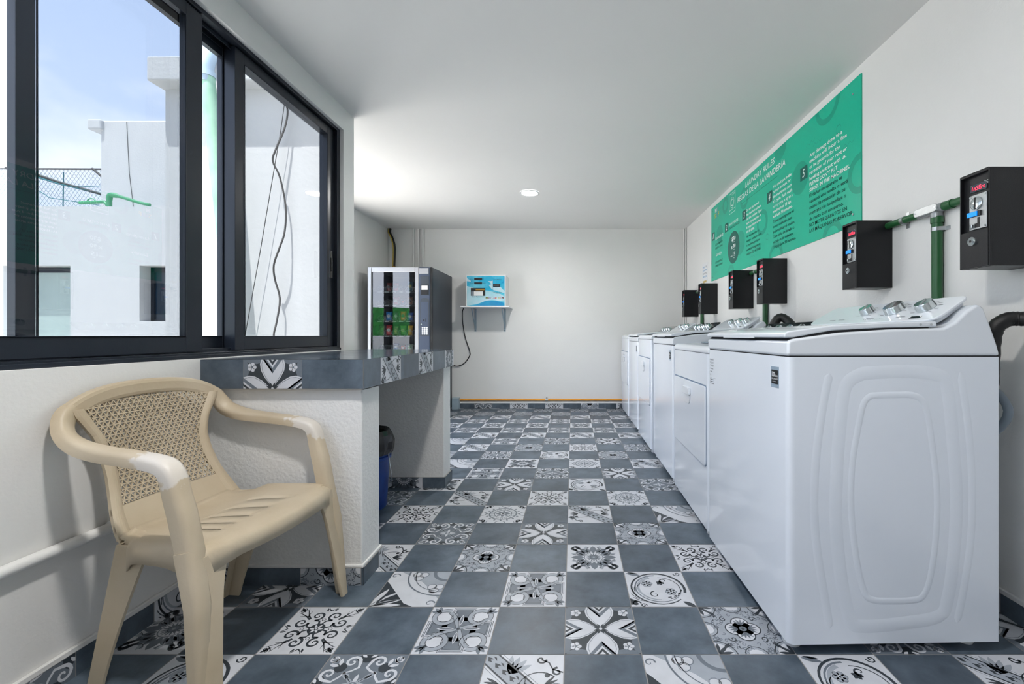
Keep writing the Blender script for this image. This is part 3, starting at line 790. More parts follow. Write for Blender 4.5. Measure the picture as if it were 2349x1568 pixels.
# ------------------------------------------------------------------ ceiling lights
def downlight(x, y, label, power=LAMP):
    t = thing('downlight', label, 'ceiling light', (x, y, ZC), group='recessed ceiling downlights')
    m = MB()
    n = 32
    for (r, z) in ((.094, -.001), (.092, -.006), (.080, -.007), (.076, -.002)):
        for i in range(n): m.v.append((r * math.cos(2 * PI * i / n), r * math.sin(2 * PI * i / n), z))
    for j in range(3):
        for i in range(n): m.f.append((j * n + i, j * n + (i + 1) % n, (j + 1) * n + (i + 1) % n, (j + 1) * n + i)); m.m.append(0)
    obj('trim_ring', m, 'white_plastic', t, smooth=True)
    m = MB(); m.cyl((0, 0, -.0035), (0, 0, -.001), .077, n=32); obj('diffuser', m, 'light_disc', t)
    ld = bpy.data.lights.new('lamp', 'AREA'); ld.shape = 'DISK'; ld.size = .15; ld.energy = power; ld.color = (1, .97, .93); ld.spread = math.radians(170)
    lo = bpy.data.objects.new('lamp', ld); COL.objects.link(lo); lo.parent = t; lo.location = (0, 0, -.012)
    return t
downlight(-.42, 4.33, 'round recessed downlight glowing in the far half of the white ceiling')
downlight(-.35, .70, 'added round fill light in the ceiling, out of view above the chair', 5.6)  # extra unseen lamp, added to brighten washer fronts, chair and floor

# ------------------------------------------------------------------ tiled counter
ct = thing('counter', 'masonry counter with blue-grey and patterned tile edge under the window', 'counter', (-1.41, 1.671, 0))
CX, CY0, CY1, CZ0, CZ1 = -.793 + 1.41, 0.0, 2.937 - 1.671, .758, .868
m = MB(); m.keep = True; m.mi = 1
m.box(0.0, CX, CY0, CY1, CZ0, CZ1)
def strip(mb, key, a, d, up, n, x0, x1, y0, y1): emit_tile(mb, key, a, d, up, n, x0, x1, y0, y1)
h = T / 2
# front edge: slate | star | slate slate
ed = [(0.0, .163, None), (.163, .385, 'S'), (.385, CX, None)]
for a, b, k in ed:
    cx = (a + b) / 2 if k else (a + b) / 2
    hw = (b - a) / 2 if not k else .111
    emit_tile(m, k, (cx, CY0 - .0008, CZ0), (hw, 0, 0), (0, 0, h if k else h), (0, -1, 0), -.995, .995, 0.01, (CZ1 - CZ0) / h)
# right edge
s = 0.0; ks = [None, 'G', None, 'G', None, 'B']; ws = [.150, .215, .235, .235, .235, .196]
yy = CY0
for k, wd in zip(ks, ws):
    hw = wd / 2
    emit_tile(m, k, (CX + .0008, yy + hw, CZ0 + .055), (0, hw, 0), (0, 0, .055 if False else hw), (1, 0, 0), -.99, .99, -.055 / hw, .055 / hw)
    yy += wd
# top
yy = 0.0
while yy < CY1:
    xx = 0.0
    while xx < CX:
        x1_, y1_ = min(CX, xx + .31), min(CY1, yy + .31)
        m.mi = 6; m.quad((xx + .001, yy + .001, CZ1 + .0008), (x1_ - .001, yy + .001, CZ1 + .0008), (x1_ - .001, y1_ - .001, CZ1 + .0008), (xx + .001, y1_ - .001, CZ1 + .0008))
        xx += .31
    yy += .31
obj('worktop', m, TILEM + ['tile_slate_glazed'], ct)
m = MB(); m.box(0, CX - .019, .03, .185, 0, CZ0); pr = obj('pier', m, 'rough_plaster', ct, bevel=.006)
m = MB(); m.box(0, CX - .012, .0225, .195, .066, .078); m.box(0, CX - .019, .028, .185, CZ0 - .012, CZ0); obj('plaster_lip', m, 'rough_plaster', pr, bevel=.003)
m = MB(); m.box(0, CX - .019, 1.114, 1.262, 0, CZ0); pr2 = obj('pier', m, 'rough_plaster', ct, bevel=.006)
def sk(parent, a, b, n, **k):
    return skirting('skirting', a, b, n, parent=parent, h=.066, th=.008, **k)
sk(pr, (0, .022), (CX - .010, .022), (0, -1, 0), off=.10, first=0, keys='GMF')
sk(pr, (CX - .010, .022), (CX - .010, .20), (1, 0, 0), off=.10, first=1, keys='LWF')
sk(pr2, (0, 1.106), (CX - .010, 1.106), (0, -1, 0), off=.0, first=1, keys='FBA')
sk(pr2, (CX - .010, 1.106), (CX - .010, 1.27), (1, 0, 0), off=.0, first=1, keys='LWF')

# ------------------------------------------------------------------ bucket
bk = thing('bucket', 'dented blue paint bucket lined with a black bag under the counter', 'bucket', (-1.155, 2.46, 0))
m = MB(); m.lathe((0, 0, 0), [(.105, 0), (.112, .01), (.125, .27), (.135, .275), (.136, .29), (.128, .292), (.137, .30), (.138, .335), (.13, .34), (.125, .33)], 28)
obj('body', m, 'bucket_blue', bk, smooth=True)
m = MB(); m.lathe((0, 0, 0), [(.142, .305), (.146, .33), (.147, .37), (.138, .41), (.125, .435), (.105, .42), (.10, .36)], 28, jit=.05); obj('bag', m, 'bag_black', bk)
m = MB(); m.tube([(.138 * math.cos(t), .145 * math.sin(t) * .3 - .10 * 0, .30 - .0 - .17 * max(0, math.sin(t)) ) for t in [PI * i / 14 for i in range(15)]], .003, 6)
mm_ = MB(); mm_.tube(catmull([(.137, -.02, .31), (.15, -.04, .27), (.165, -.05, .20), (.16, -.03, .16), (.13, .02, .15)], 5), .003, 6)
obj('handle', mm_, 'steel', bk, smooth=True)

# ------------------------------------------------------------------ chair
def chair():
    t = thing('armchair', 'worn beige plastic armchair with a lattice back beside the counter', 'chair', (-1.077, 1.395, 0), math.radians(-6))
    # rim path half (v>0): (u, v, z, width-vector, half width, half thickness)
    def ub(z):
        tb = [(.38, -.160), (.42, -.186), (.46, -.208), (.50, -.226), (.60, -.260), (.70, -.280), (.80, -.298), (.86, -.305)]
        for (a, ua), (b, u2) in zip(tb, tb[1:]):
            if z <= b: return ua + (u2 - ua) * (z - a) / (b - a)
        return tb[-1][1]
    def B(v, z): return Vector((ub(z) + .45 * v * v, v, z))
    def lerp(tb, z):
        if z <= tb[0][0]: return tb[0][1]
        for (a, x), (b, y) in zip(tb, tb[1:]):
            if z <= b: return x + (y - x) * (z - a) / (b - a)
        return tb[-1][1]
    RZ = lambda v: .797 - .45 * v * v - 14 * v ** 4        # centre line of the top rail
    back_path = []
    for i in range(-16, 17):
        v = i / 16 * .222; z = RZ(v)
        back_path.append((Vector((-.296 + .30 * v * v, v, z)), Vector((.0, 0, 1)) , .024, .011))
    def band(mb, path, sg=1):
        fr = []
        n = len(path)
        for i, (p, wv, hw, ht) in enumerate(path):
            d = (path[min(i + 1, n - 1)][0] - path[max(i - 1, 0)][0]).normalized()
            wv = (wv - d * wv.dot(d)).normalized(); nn = d.cross(wv).normalized() * sg
            sec = [(-1, -.9), (-1, .3), (-.85, .75), (-.5, 1), (.5, 1), (.85, .75), (1, .3), (1, -.9), (.8, -.95), (-.8, -.95)]
            fr.append([p + wv * (x * hw) + nn * (y * ht) for x, y in sec])
        mb.sweep(fr)
    # --- backrest
    m = MB()
    band(m, back_path, 1)
    inn = [(.39, .160), (.465, .150), (.50, .140), (.56, .131), (.62, .133), (.68, .152), (.72, .172), (.755, .19), (.80, .20)]
    out = [(.395, .198), (.44, .188), (.50, .172), (.56, .163), (.62, .163), (.67, .176), (.71, .198), (.745, .220)]
    def sheet(mb, P, nu, nv, th=.006):
        vs = []
        for side in (0, 1):
            for j in range(nv + 1):
                for i in range(nu + 1):
                    p, nrm = P(i / nu, j / nv); vs.append(p - nrm * (th * side))
        o = (nu + 1) * (nv + 1); fs = []
        for j in range(nv):
            for i in range(nu):
                a = j * (nu + 1) + i
                fs.append((a, a + 1, a + nu + 2, a + nu + 1)); fs.append((o + a, o + a + nu + 1, o + a + nu + 2, o + a + 1))
        def edge(a, b): fs.append((a, b, o + b, o + a))
        for i in range(nu): edge(i, i + 1); edge(nv * (nu + 1) + i + 1, nv * (nu + 1) + i)
        for j in range(nv): edge((j + 1) * (nu + 1), j * (nu + 1)); edge(j * (nu + 1) + nu, (j + 1) * (nu + 1) + nu)
        mb.add(vs, fs)
    for sg in (-1, 1):
        def Pf(a, b, sg=sg):
            z = .392 + (.755 - .392) * b
            v = lerp(inn, z) + (lerp(out, z) - lerp(inn, z)) * a
            bulge = .006 * math.sin(PI * a)
            return B(sg * v, z) + Vector((bulge, 0, 0)), Vector((1, 0, 0))
        sheet(m, Pf, 6, 18, .010)
    def Pb(a, b):
        z = .385 + (.470 - .385) * b; v = (2 * a - 1) * lerp(out, z)
        return B(v, z), Vector((1, 0, 0))
    sheet(m, Pb, 12, 6, .006)
    # lattice
    def inside(v, z): return z > .467 and abs(v) < lerp(inn, z) + .003 and z < RZ(v) - .012
    sp = .0165; hw = .0014
    def line(p0, d, L):
        run = []
        k = 0
        while k * .006 <= L:
            q = (p0[0] + d[0] * k * .006, p0[1] + d[1] * k * .006); k += 1
            if inside(*q): run.append(q)
            else:
                if len(run) > 2: emit(run, d)
                run = []
        if len(run) > 2: emit(run, d)
    def emit(run, d):
        run = run[::3] + ([run[-1]] if (len(run) - 1) % 3 else [])
        nx_, nz2 = -d[1], d[0]
        fr = []
        for v, z in run:
            p = B(v, z); q1 = B(v + nx_ * hw, z + nz2 * hw); q2 = B(v - nx_ * hw, z - nz2 * hw)
            bk_ = Vector((-.0045, 0, 0)); fr.append([q1, q2, q2 + bk_, q1 + bk_])
        m.sweep(fr)
    rowh = sp * math.sin(PI / 3)
    for i in range(30): line((-.22, .467 + i * rowh), (1, 0), .44)
    c60, s60 = .5, math.sin(PI / 3)
    for i in range(-30, 30):
        line((i * sp - .0, .467), (c60, s60), .40); line((i * sp - .0, .467), (-c60, s60), .40)
    obj('backrest', m, 'chair_plastic', t, smooth=False)
    # --- arms with the front upright
    for sg in (-1, 1):
        ctrl = [(-.284, .205, .7515, 0, .0, 1), (-.281, .222, .740, 0, .1, 1), (-.272, .236, .714, 0, .5, .9), (-.248, .244, .686, 0, .8, .55), (-.19, .254, .664, 0, 1, .2), (-.11, .262, .652, 0, 1, 0), (-.02, .263, .643, 0, 1, 0), (.042, .263, .634, 0, 1, 0),
                (.074, .263, .622, 0, 1, 0), (.090, .263, .598, 0, 1, 0), (.102, .262, .55, 0, 1, 0), (.116, .261, .50, 0, 1, 0), (.134, .260, .415, 0, 1, 0), (.138, .260, .39, 0, 1, 0)]
        pp = catmull([Vector((a, b * sg, c)) for a, b, c, *_ in ctrl], 4)
        wv = catmull([Vector((d, e_ * (sg), f_)) for *_, d, e_, f_ in ctrl], 4)
        n = len(pp); path = []
        for i, (p, q) in enumerate(zip(pp, wv)):
            k = i / (n - 1)
            path.append((p, q if q.length > .1 else Vector((0, sg, 0)), .024 + .003 * math.sin(PI * k), .013 + .004 * min(1, k / .3) + .006 * max(0, min(1, (k - .65) / .2))))
        m = MB(); band(m, path, sg)
        am = obj('armrest', m, 'chair_arm', t, smooth=True)
    # --- seat with slots
    m = MB()
    slots = [-.145, -.10, -.05, .02, .095]
    vlist = sorted(set([-1, -.97, -.93, -.86, -.78, -.70] + [1, .97, .93, .86, .78, .70, .62, .52] + [s_ / .25 + d_ for s_ in slots for d_ in (-.017, .017)] + [-.30, .22]))
    us = [-.178, -.17, -.16, -.13, -.10, -.07, -.045, -.03, 0, .03, .06, .085, .10, .12, .14, .155, .165, .172]
    vs2 = {}
    m.v = []
    def hwid(u): return lerp([(-.20, .192), (-.13, .200), (-.06, .238), (0, .246), (.10, .254), (.15, .254), (.172, .250)], u)
    def zt(u, v):
        r = abs(v)
        z = .418 - .018 * math.exp(-((u + .12) / .1) ** 2) * (1 - r ** 2) - .006 * (1 - r ** 4)
        if u > .12: z -= .012 * ((u - .12) / .052) ** 2
        if r > .93: z -= .010 * ((r - .93) / .07) ** 2
        if u < -.17: z += .006
        if r > .8 and u < -.08: z -= .012
        return z
    nu = len(us); nv = len(vlist)
    for i, u in enumerate(us):
        for j, v in enumerate(vlist):
            w_ = hwid(u); vv = v * w_
            back = .024 * v * v if u < -.155 else (.012 * v * v if u < -.12 else 0)
            bow = .0 if abs(v) > .75 else (.25 * (u - .03) ** 2 + .10 * (u - .03)) * 1
            uu = u + (.012 * (1 - v * v) if u > .15 else 0) - (.02 * v * v if u > .15 else 0)
            m.v.append((uu + back, vv + bow, zt(u, v)))
    for i in range(nu - 1):
        for j in range(nv - 1):
            mid = (vlist[j] + vlist[j + 1]) / 2 * .25
            slot = any(abs(mid - s_) < .003 for s_ in slots) and -.03 <= us[i] and us[i + 1] <= .10
            if not slot: m.f.append((i * nv + j, (i + 1) * nv + j, (i + 1) * nv + j + 1, i * nv + j + 1)); m.m.append(0)
    # skirt: around front and sides
    ring = [(0 + 6) * nv + 0] if False else []
    idx = [i * nv for i in range(2, nu)] + [(nu - 1) * nv + j for j in range(1, nv)] + [i * nv + nv - 1 for i in range(nu - 2, 1, -1)]
    base = len(m.v); L_ = len(idx)
    for k, iv in enumerate(idx):
        p = Vector(m.v[iv]); v = p.y
        fr = iv >= (nu - 1) * nv
        o_ = Vector((.008 if fr else 0, (.006 if v > 0 else -.006) if not fr or abs(v) > .24 else 0, 0))
        m.v.append(tuple(p + o_ + Vector((0, 0, -.010))))
    for k, iv in enumerate(idx):
        p = Vector(m.v[base + k]); fr = iv >= (nu - 1) * nv
        q = abs(p.y) / .26
        drop = (.036 + .028 * max(0, (q - .55) / .45) ** 2.2) if fr else (.035 + .05 * max(0, min(1, (p.x - .03) / .13)) ** 2 + .04 * max(0, min(1, (-.02 - p.x) / .1)) ** 2)
        o_ = Vector((.004 if fr else 0, 0, 0))
        m.v.append(tuple(p + o_ + Vector((0, 0, -drop))))
    for k in range(L_ - 1):
        m.f.append((idx[k], idx[k + 1], base + k + 1, base + k)); m.m.append(0)
        m.f.append((base + k, base + k + 1, base + L_ + k + 1, base + L_ + k)); m.m.append(0)
    so_ = obj('seat', m, 'chair_plastic', t, smooth=True)
    sm = so_.modifiers.new('thickness', 'SOLIDIFY'); sm.thickness = .004; sm.offset = -1 if True else 1
    # --- legs
    for sg in (-1, 1):
        # front leg: rounded outer strut running on from the armrest, with a folded front flange
        m = MB(); path = []
        for k in range(13):
            q = k / 12
            path.append((Vector((.133 + .020 * min(1, q * 3) + .030 * q, sg * (.260 + .022 * q), .414 * (1 - q))), Vector((0, sg, 0)), .0268 - .010 * q, .0232 - .009 * q))
        band(m, path, sg)
        fr = []
        for k in range(12):
            q = k / 11; z = .392 * (1 - q)
            x = .157 + .047 * q; yo = .262 + .022 * q; b = .066 - .030 * q + .020 * max(0, 1 - q * 3) ** 2
            sec = [(x, yo), (x + .006, yo - .010), (x + .006, yo - b), (x, yo - b - .002), (x - .006, yo - b), (x - .006, yo)]
            fr.append([Vector((a, sg * c_, z)) for a, c_ in sec])
        m.sweep(fr); obj('leg', m, 'chair_plastic', t, smooth=True)
        fr = []
        for k in range(13):
            q = k / 12; z = .392 * (1 - q)
            cx = -.120 - .088 * q; cy = sg * (.220 + .002 * q) ; a = .055 * (1 - q) ** 1.5 + .030; th = .008
            b = .034 - .008 * q
            sec = [(a, 0), (-.014, 0), (-.018, -.004), (-.018, -b), (-.010, -b), (-.010, -th), (a, -th)]
            fr.append([Vector((cx + x, cy + sg * y, z)) for x, y in sec])
        m = MB(); m.sweep(fr); obj('leg', m, 'chair_plastic', t, smooth=True)
    return t
chair()

# conduit along the left wall
m = MB(); m.tube([(-1.393, -2.2, .388), (-1.393, 1.668, .38)], .0155, 14)
m.cyl((-1.393, 1.33, .381), (-1.393, 1.39, .381), .0195, n=14)
tag(obj('conduit', m, 'wall_paint', smooth=True), 'white painted conduit running low along the left wall behind the chair', 'pipe')

# ------------------------------------------------------------------ washers and dryers
def ridge(mb, pts, w, h, y, closed=False):
    # raised bead on the side face (plane y=const, facing -y); pts in (x, z)
    n = len(pts); prof = [(-1, 0), (-.7, .55), (-.3, .95), (.3, .95), (.7, .55), (1, 0)]
    rows = []
    for i, p in enumerate(pts):
        a = pts[(i - 1) % n] if (closed or i > 0) else p; b = pts[(i + 1) % n] if (closed or i < n - 1) else p
        dx, dz = b[0] - a[0], b[1] - a[1]; l = math.hypot(dx, dz) or 1
        ew = w / 2 * (1 if closed or 0 < i < n - 1 else .3)
        rows.append([(p[0] - dz / l * ew * q, y - h * k, p[1] + dx / l * ew * q) for q, k in prof])
    o = len(mb.v); k = len(prof)
    for r in rows: mb.v += r
    for i in range(n if closed else n - 1):
        j = (i + 1) % n
        for q in range(k - 1):
            mb.f.append((o + i * k + q, o + i * k + q + 1, o + j * k + q + 1, o + j * k + q)); mb.m.append(mb.mi)
def rounded(pts, r, n=5):
    out = []; N = len(pts)
    for i in range(N):
        p = Vector(pts[i]); a = Vector(pts[i - 1]); b = Vector(pts[(i + 1) % N])
        rr = r[i] if isinstance(r, (list, tuple)) else r
        if rr <= 0: out.append(tuple(p)); continue
        d1 = (a - p); d2 = (b - p); rr = min(rr, d1.length * .48, d2.length * .48)
        p1 = p + d1.normalized() * rr; p2 = p + d2.normalized() * rr
        for k in range(n + 1):
            t = k / n; out.append(tuple(p1 * (1 - t) ** 2 + p * 2 * t * (1 - t) + p2 * t * t))
    return out
def knob(parent, u, y, zz_, r, M, name='knob', handle=True):
    m = MB(); m.lathe((0, 0, 0), [(r * 1.04, 0), (r * 1.04, .004), (r, .006), (r * .96, .022), (r * .90, .025)], 28)
    m.xf(M @ Matrix.Translation((u, y, zz_)))
    k = obj(name, m, 'chrome', parent, smooth=True)
    m = MB(); m.box(-r * .9, r * .9, -r * .14, r * .14, .024, .0275); m.xf(M @ Matrix.Translation((u, y, zz_)) @ Matrix.Rotation(.5, 4, 'Z'))
    obj('grip', m, 'steel', k, bevel=.002)
def feet(t, D, W, x0=.04):
    for x in (x0, D - .06):
        for y in (.06, W - .06):
            m = MB(); m.lathe((x, y, 0), [(.026, 0), (.028, .008), (.018, .016), (.013, .036)], 16); obj('foot', m, 'white_plastic', t, smooth=True)
W_, D_ = .705, .648
def console_plane(x0, z0, x1, z1):
    # matrix: local x up the slope, y along the machine, z out of the panel
    d = Vector((x1 - x0, 0, z1 - z0)); L = d.length; d.normalize()
    n = Vector((-d.z, 0, d.x))
    M = Matrix(((d.x, 0, n.x, x0), (0, 1, 0, 0), (d.z, 0, n.z, z0), (0, 0, 0, 1)))
    return M, L
def washer(label, loc, rz, width, detail):
    W = width
    t = thing('washing_machine', label, 'washing machine', loc, rz, 'white top-loading washers')
    out = rounded([(0, 0), (D_, 0), (D_, W), (0, W)], [.022, .006, .006, .022], 6)
    m = MB(); m.prism(out, 'z', .032, .895); bd = obj('cabinet', m, 'enamel', t, smooth=True)
    m = MB()
    if detail:
        sx = lambda zx: (1550 + .5919 * zx - 1813) * .001305
        sz = lambda zy: .96 - (640 + .5919 * zy - 769) * .001312
        def path(q, cl=False, k=5):
            pp = [Vector((sx(a), sz(b), 0)) for a, b in q]
            if cl: pp = pp + [pp[0]]
            return [(p.x, p.y) for p in catmull(pp, k)][:(-1 if cl else None)]
        ridge(m, path([(770, 452), (860, 449), (940, 452), (985, 490), (1010, 620), (1032, 820), (1028, 1000), (1005, 1160), (975, 1232), (930, 1247), (850, 1249), (780, 1244), (745, 1215), (715, 1100), (692, 900), (696, 720), (722, 560), (742, 480)], True), .020, .0013, 0, True)
        ridge(m, path([(606, 366), (584, 470), (556, 660), (545, 860), (556, 1040), (590, 1250), (606, 1350)]), .026, .0012, 0)
        ridge(m, path([(1126, 362), (1155, 560), (1172, 780), (1168, 1000), (1140, 1200), (1112, 1335)]), .024, .0010, 0)
        ridge(m, path([(740, 365), (900, 358), (1030, 370), (1072, 420), (1096, 640), (1110, 860), (1098, 1080), (1075, 1240), (1040, 1310), (900, 1335), (740, 1345), (690, 1320), (655, 1180), (632, 960), (634, 760), (648, 560), (672, 410)], True), .040, .0012, 0, True)
        obj('pressed_ridge', m, 'enamel', bd, smooth=True)
    feet(t, D_, W)
    # cap
    prof = [(-.002, .898), (-.002, .937), (.004, .946), (.02, .950), (.16, .969), (.32, .979), (.44, .982), (.475, .984), (.51, 1.0), (.545, 1.034), (.580, 1.056), (.600, 1.045), (.622, .99), (.640, .94), (.652, .898)]
    m = MB(); m.prism(prof, 'y', .0, W); cp = obj('top_cap', m, 'enamel_cap', t, bevel=.009, segs=3)
    m = MB(); m.box(.006, D_ - .006, .004, W - .004, .8945, .8985); obj('seam', m, 'dark_gap', bd)
    # lid
    lid = [(-.008, .953), (-.008, .966), (.004, .973), (.14, .991), (.30, .999), (.462, 1.003), (.462, .986), (.30, .9835), (.14, .975), (.02, .954)]
    m = MB(); m.prism(lid, 'y', .008, W - .008); ld = obj('lid', m, 'enamel_cap', t, bevel=.005, segs=3)
    m = MB(); m.prism([(.004, .9445), (.012, .9535), (.14, .9745), (.30, .983), (.44, .986), (.44, .980), (.30, .976), (.14, .966)], 'y', .014, W - .014); obj('dark_lid_gap', m, 'dark_gap', ld)  # dark slab imitating the shade in the gap under the lid
    m = MB(); m.prism([(-.0095, .951), (-.0095, .962), (-.006, .951)], 'y', W * .30, W * .70); obj('lid_grip', m, 'enamel_cap', ld)
    if detail:
        m = MB()
        for x in (.41, .443): m = MB(); m.cyl((x, .0078, .993), (x, .006, .993), .0035, n=10); obj('screw', m, 'steel', ld)
    # console
    M, L = console_plane(.462, 1.0005, .588, 1.078)
    o2 = rounded([(0, .012), (L, .03), (L, W - .03), (0, W - .012)], [.05, .03, .03, .05], 7)
    m = MB(); m.prism(o2, 'z', .0, .009); m.xf(M); cn = obj('console', m, 'enamel_cap', t, bevel=.003)
    m = MB(); m.prism(rounded([(.012, .03), (L - .006, .045), (L - .006, W - .045), (.012, W - .03)], .03), 'z', -.014, .0); m.xf(M); obj('console_base', m, 'enamel_cap', cn)
    fy = [.12, .255, .397] if W > .68 else [.12, .25, .39]
    rr = [.029, .034, .026]
    for y, r in zip(fy, rr): knob(cn, L * .52, y, .009, r, M)
    m = MB(); m.keep = True
    e_ = .0096
    def dash(u0, u1, y0, y1):
        m.add([M @ Vector((a, b, e_)) for a, b in ((u0, y0), (u1, y0), (u1, y1), (u0, y1))], [(0, 1, 2, 3)])
    random.seed(4)
    for y, r in zip(fy, rr):
        for k in range(9):
            a = -2.2 + k * .55; cu, cy = L * .52 + (r + .012) * math.cos(a), y + (r + .012) * math.sin(a)
            if .01 < cu < L - .01: dash(cu - .0012, cu + .0012, cy - .009, cy + .009)
    for k in range(8): dash(.020, .023, .27 + k * .012, .274 + k * .012)
    for y in (.18, .33, .50, .56): dash(.028, .031, y - .02, y + .02)
    obj('markings', m, 'ink_grey', cn)
    m = MB(); m.keep = True; m.add([M @ Vector((a, b, e_)) for a, b in ((.014, .085), (.028, .085), (.028, .13), (.014, .13))], [(0, 1, 2, 3)]); obj('logo_plate', m, 'console_dark', cn)
    # badge and printed notes on the front (x = 0 face, facing -x)
    m = MB(); m.box(-.0012, .0, .058, .108, .795, .861); bg_ = obj('badge', m, 'label_blue', bd)
    m = MB(); m.box(-.0018, -.0012, .062, .104, .806, .850); b2 = obj('badge_print', m, 'ink_black', bg_)
    m = MB()
    put = lambda s_, size, y, z, **k: put_text(m, s_, size, (-.0022, y, z), (0, -1, 0), (0, 0, 1), **k)
    put('10', .022, .1035, .829, bold=.02); put('años', .012, .081, .829); put('DE GARANTÍA', .0068, .1015, .820); put('en motor', .006, .096, .812)
    obj('badge_text', m, 'paper', bg_)
    m = MB(); m.keep = True
    for k, ln in enumerate(('Capacidad', '20 kg ropa', 'Tecnología', 'de lavado', 'Xpert', 'kg')):
        put_text(m, ln, .011, (-.0008, W - .028, .848 - k * .0135), (0, -1, 0), (0, 0, 1))
    m.add([(-.0008, W - .028, .768), (-.0008, W - .10, .768), (-.0008, W - .10, .7688), (-.0008, W - .028, .7688)], [(0, 1, 2, 3)])
    for k in range(3):
        m.add([(-.0008, W - .028, .760 - k * .009), (-.0008, W - .08, .760 - k * .009), (-.0008, W - .08, .7625 - k * .009), (-.0008, W - .028, .7625 - k * .009)], [(0, 1, 2, 3)])
    if detail: obj('printed_note', m, 'ink_grey', bd)
    return t
def dryer(label, loc, width, dz, group='white front-loading dryers'):
    W = width; D = .64
    t = thing('dryer', label, 'dryer', loc, 0, group)
    zt_, zs = .962 + dz, .925 + dz
    out = rounded([(0, 0), (D, 0), (D, W), (0, W)], [.02, .006, .006, .02], 5)
    m = MB(); m.prism(out, 'z', .032, zs); bd = obj('cabinet', m, 'enamel', t, smooth=True)
    m = MB(); m.prism([(0, zs + .001), (0, zt_ - .014), (.014, zt_), (.50, zt_ + .012), (D - .01, zt_ + .012), (D, zs + .001)], 'y', 0, W); obj('top_cap', m, 'enamel_cap', t, bevel=.008, segs=3)
    m = MB(); m.box(.006, D - .006, .004, W - .004, zs - .0005, zs + .0015); obj('seam', m, 'dark_gap', bd)
    feet(t, D, W)
    # door: hamper door nearly the full width
    z0, z1 = .385 + dz, .767 + dz
    dp_ = rounded([(.03, z0), (W - .03, z0), (W - .03, z1), (.03, z1)], .02, 4)
    m = MB(); m.prism([(p[0], p[1]) for p in rounded([(.026, z0 - .004), (W - .026, z0 - .004), (W - .026, z1 + .006), (.026, z1 + .006)], .02, 4)], 'x', -.0012, .004); obj('door_gap', m, 'seam', bd)
    m = MB(); m.prism(dp_, 'x', -.008, .002); dr = obj('door', m, 'enamel', t, bevel=.003)
    m = MB(); m.prism(rounded([(W / 2 - .075, z1 - .075), (W / 2 + .075, z1 - .075), (W / 2 + .065, z1 - .035), (W / 2 - .065, z1 - .035)], .012), 'x', -.022, -.008); m.prism(rounded([(W / 2 - .05, z1 - .125), (W / 2 + .05, z1 - .125), (W / 2 + .065, z1 - .075), (W / 2 - .065, z1 - .075)], .02), 'x', -.012, -.008)
    obj('handle', m, 'enamel_cap', dr, bevel=.003)
    # lint-filter lid
    m = MB(); m.box(.14, .40, W - .24, W - .10, zt_ + .004, zt_ + .014); obj('filter_lid', m, 'hose_grey', t, bevel=.004)
    # console
    M, L = console_plane(.44, zt_ + .018, .585, 1.064 + dz * .75)
    o2 = rounded([(0, .012), (L, .03), (L, W - .03), (0, W - .012)], [.04, .03, .03, .04], 7)
    m = MB(); m.prism(o2, 'z', .0, .009); m.xf(M); cn = obj('console', m, 'console_dark', t, bevel=.003)
    m = MB(); m.prism([(.47, zt_ + .01), (.585, 1.050 + dz * .75), (.600, 1.045 + dz * .75), (.635, zt_ + .01)], 'y', .02, W - .02); obj('console_back', m, 'enamel_cap', cn, bevel=.006)
    for y in (.13, .25, .38, .50): knob(cn, L * .5, y, .009, .029 if y != .38 else .032, M)
    return t
WX = .648
washer('largest white top-load washer in front, its ridged side panel fully in view', (WX, 1.322, 0), .022, .728, True)
dryer('white dryer squeezed right behind the nearest washer, lowest of the row', (.642, 2.082, 0), .700, -.053)
washer('middle white top-load washer of the row, under the two centre coin boxes', (.650, 2.850, 0), .0, .690, False)
dryer('white dryer in the middle of the row, dark console with four knobs', (.638, 3.575, 0), .690, 0.0)
washer('farthest white top-load washer, just before the last dryer by the back wall', (.645, 4.350, 0), .0, .685, False)
dryer('last white dryer of the row, against the back wall', (.640, 5.058, 0), .680, 0.0)
# hoses
def corr(pts, r, n=12):
    pp = catmull(pts, 8); m_ = MB(); m_.tube(pp, [r * (1 + .07 * (i % 2)) for i in range(len(pp))], n); return m_
m = corr([(1.345, 1.42, .80), (1.345, 1.41, .96), (1.365, 1.395, 1.005), (1.40, 1.38, 1.012), (1.43, 1.33, 1.0), (1.44, 1.25, .975)], .022)
tag(obj('drain_hose', m, 'hose_black', smooth=True), 'black corrugated hose hooked over behind the nearest washer', 'hose')
m = corr([(1.325, 1.50, .84), (1.36, 1.44, .80), (1.385, 1.40, .72), (1.36, 1.43, .64), (1.32, 1.50, .60)], .012)
tag(obj('drain_hose', m, 'hose_grey', smooth=True), 'grey looped hose bulging out behind the nearest washer side', 'hose')
m = corr([(1.27, 2.83, .90), (1.29, 2.83, 1.02), (1.33, 2.82, 1.075), (1.37, 2.78, 1.04), (1.38, 2.72, .96), (1.38, 2.70, .8)], .026)
tag(obj('drain_hose', m, 'hose_black', smooth=True), 'black hose bend standing up behind the lowest dryer', 'hose')

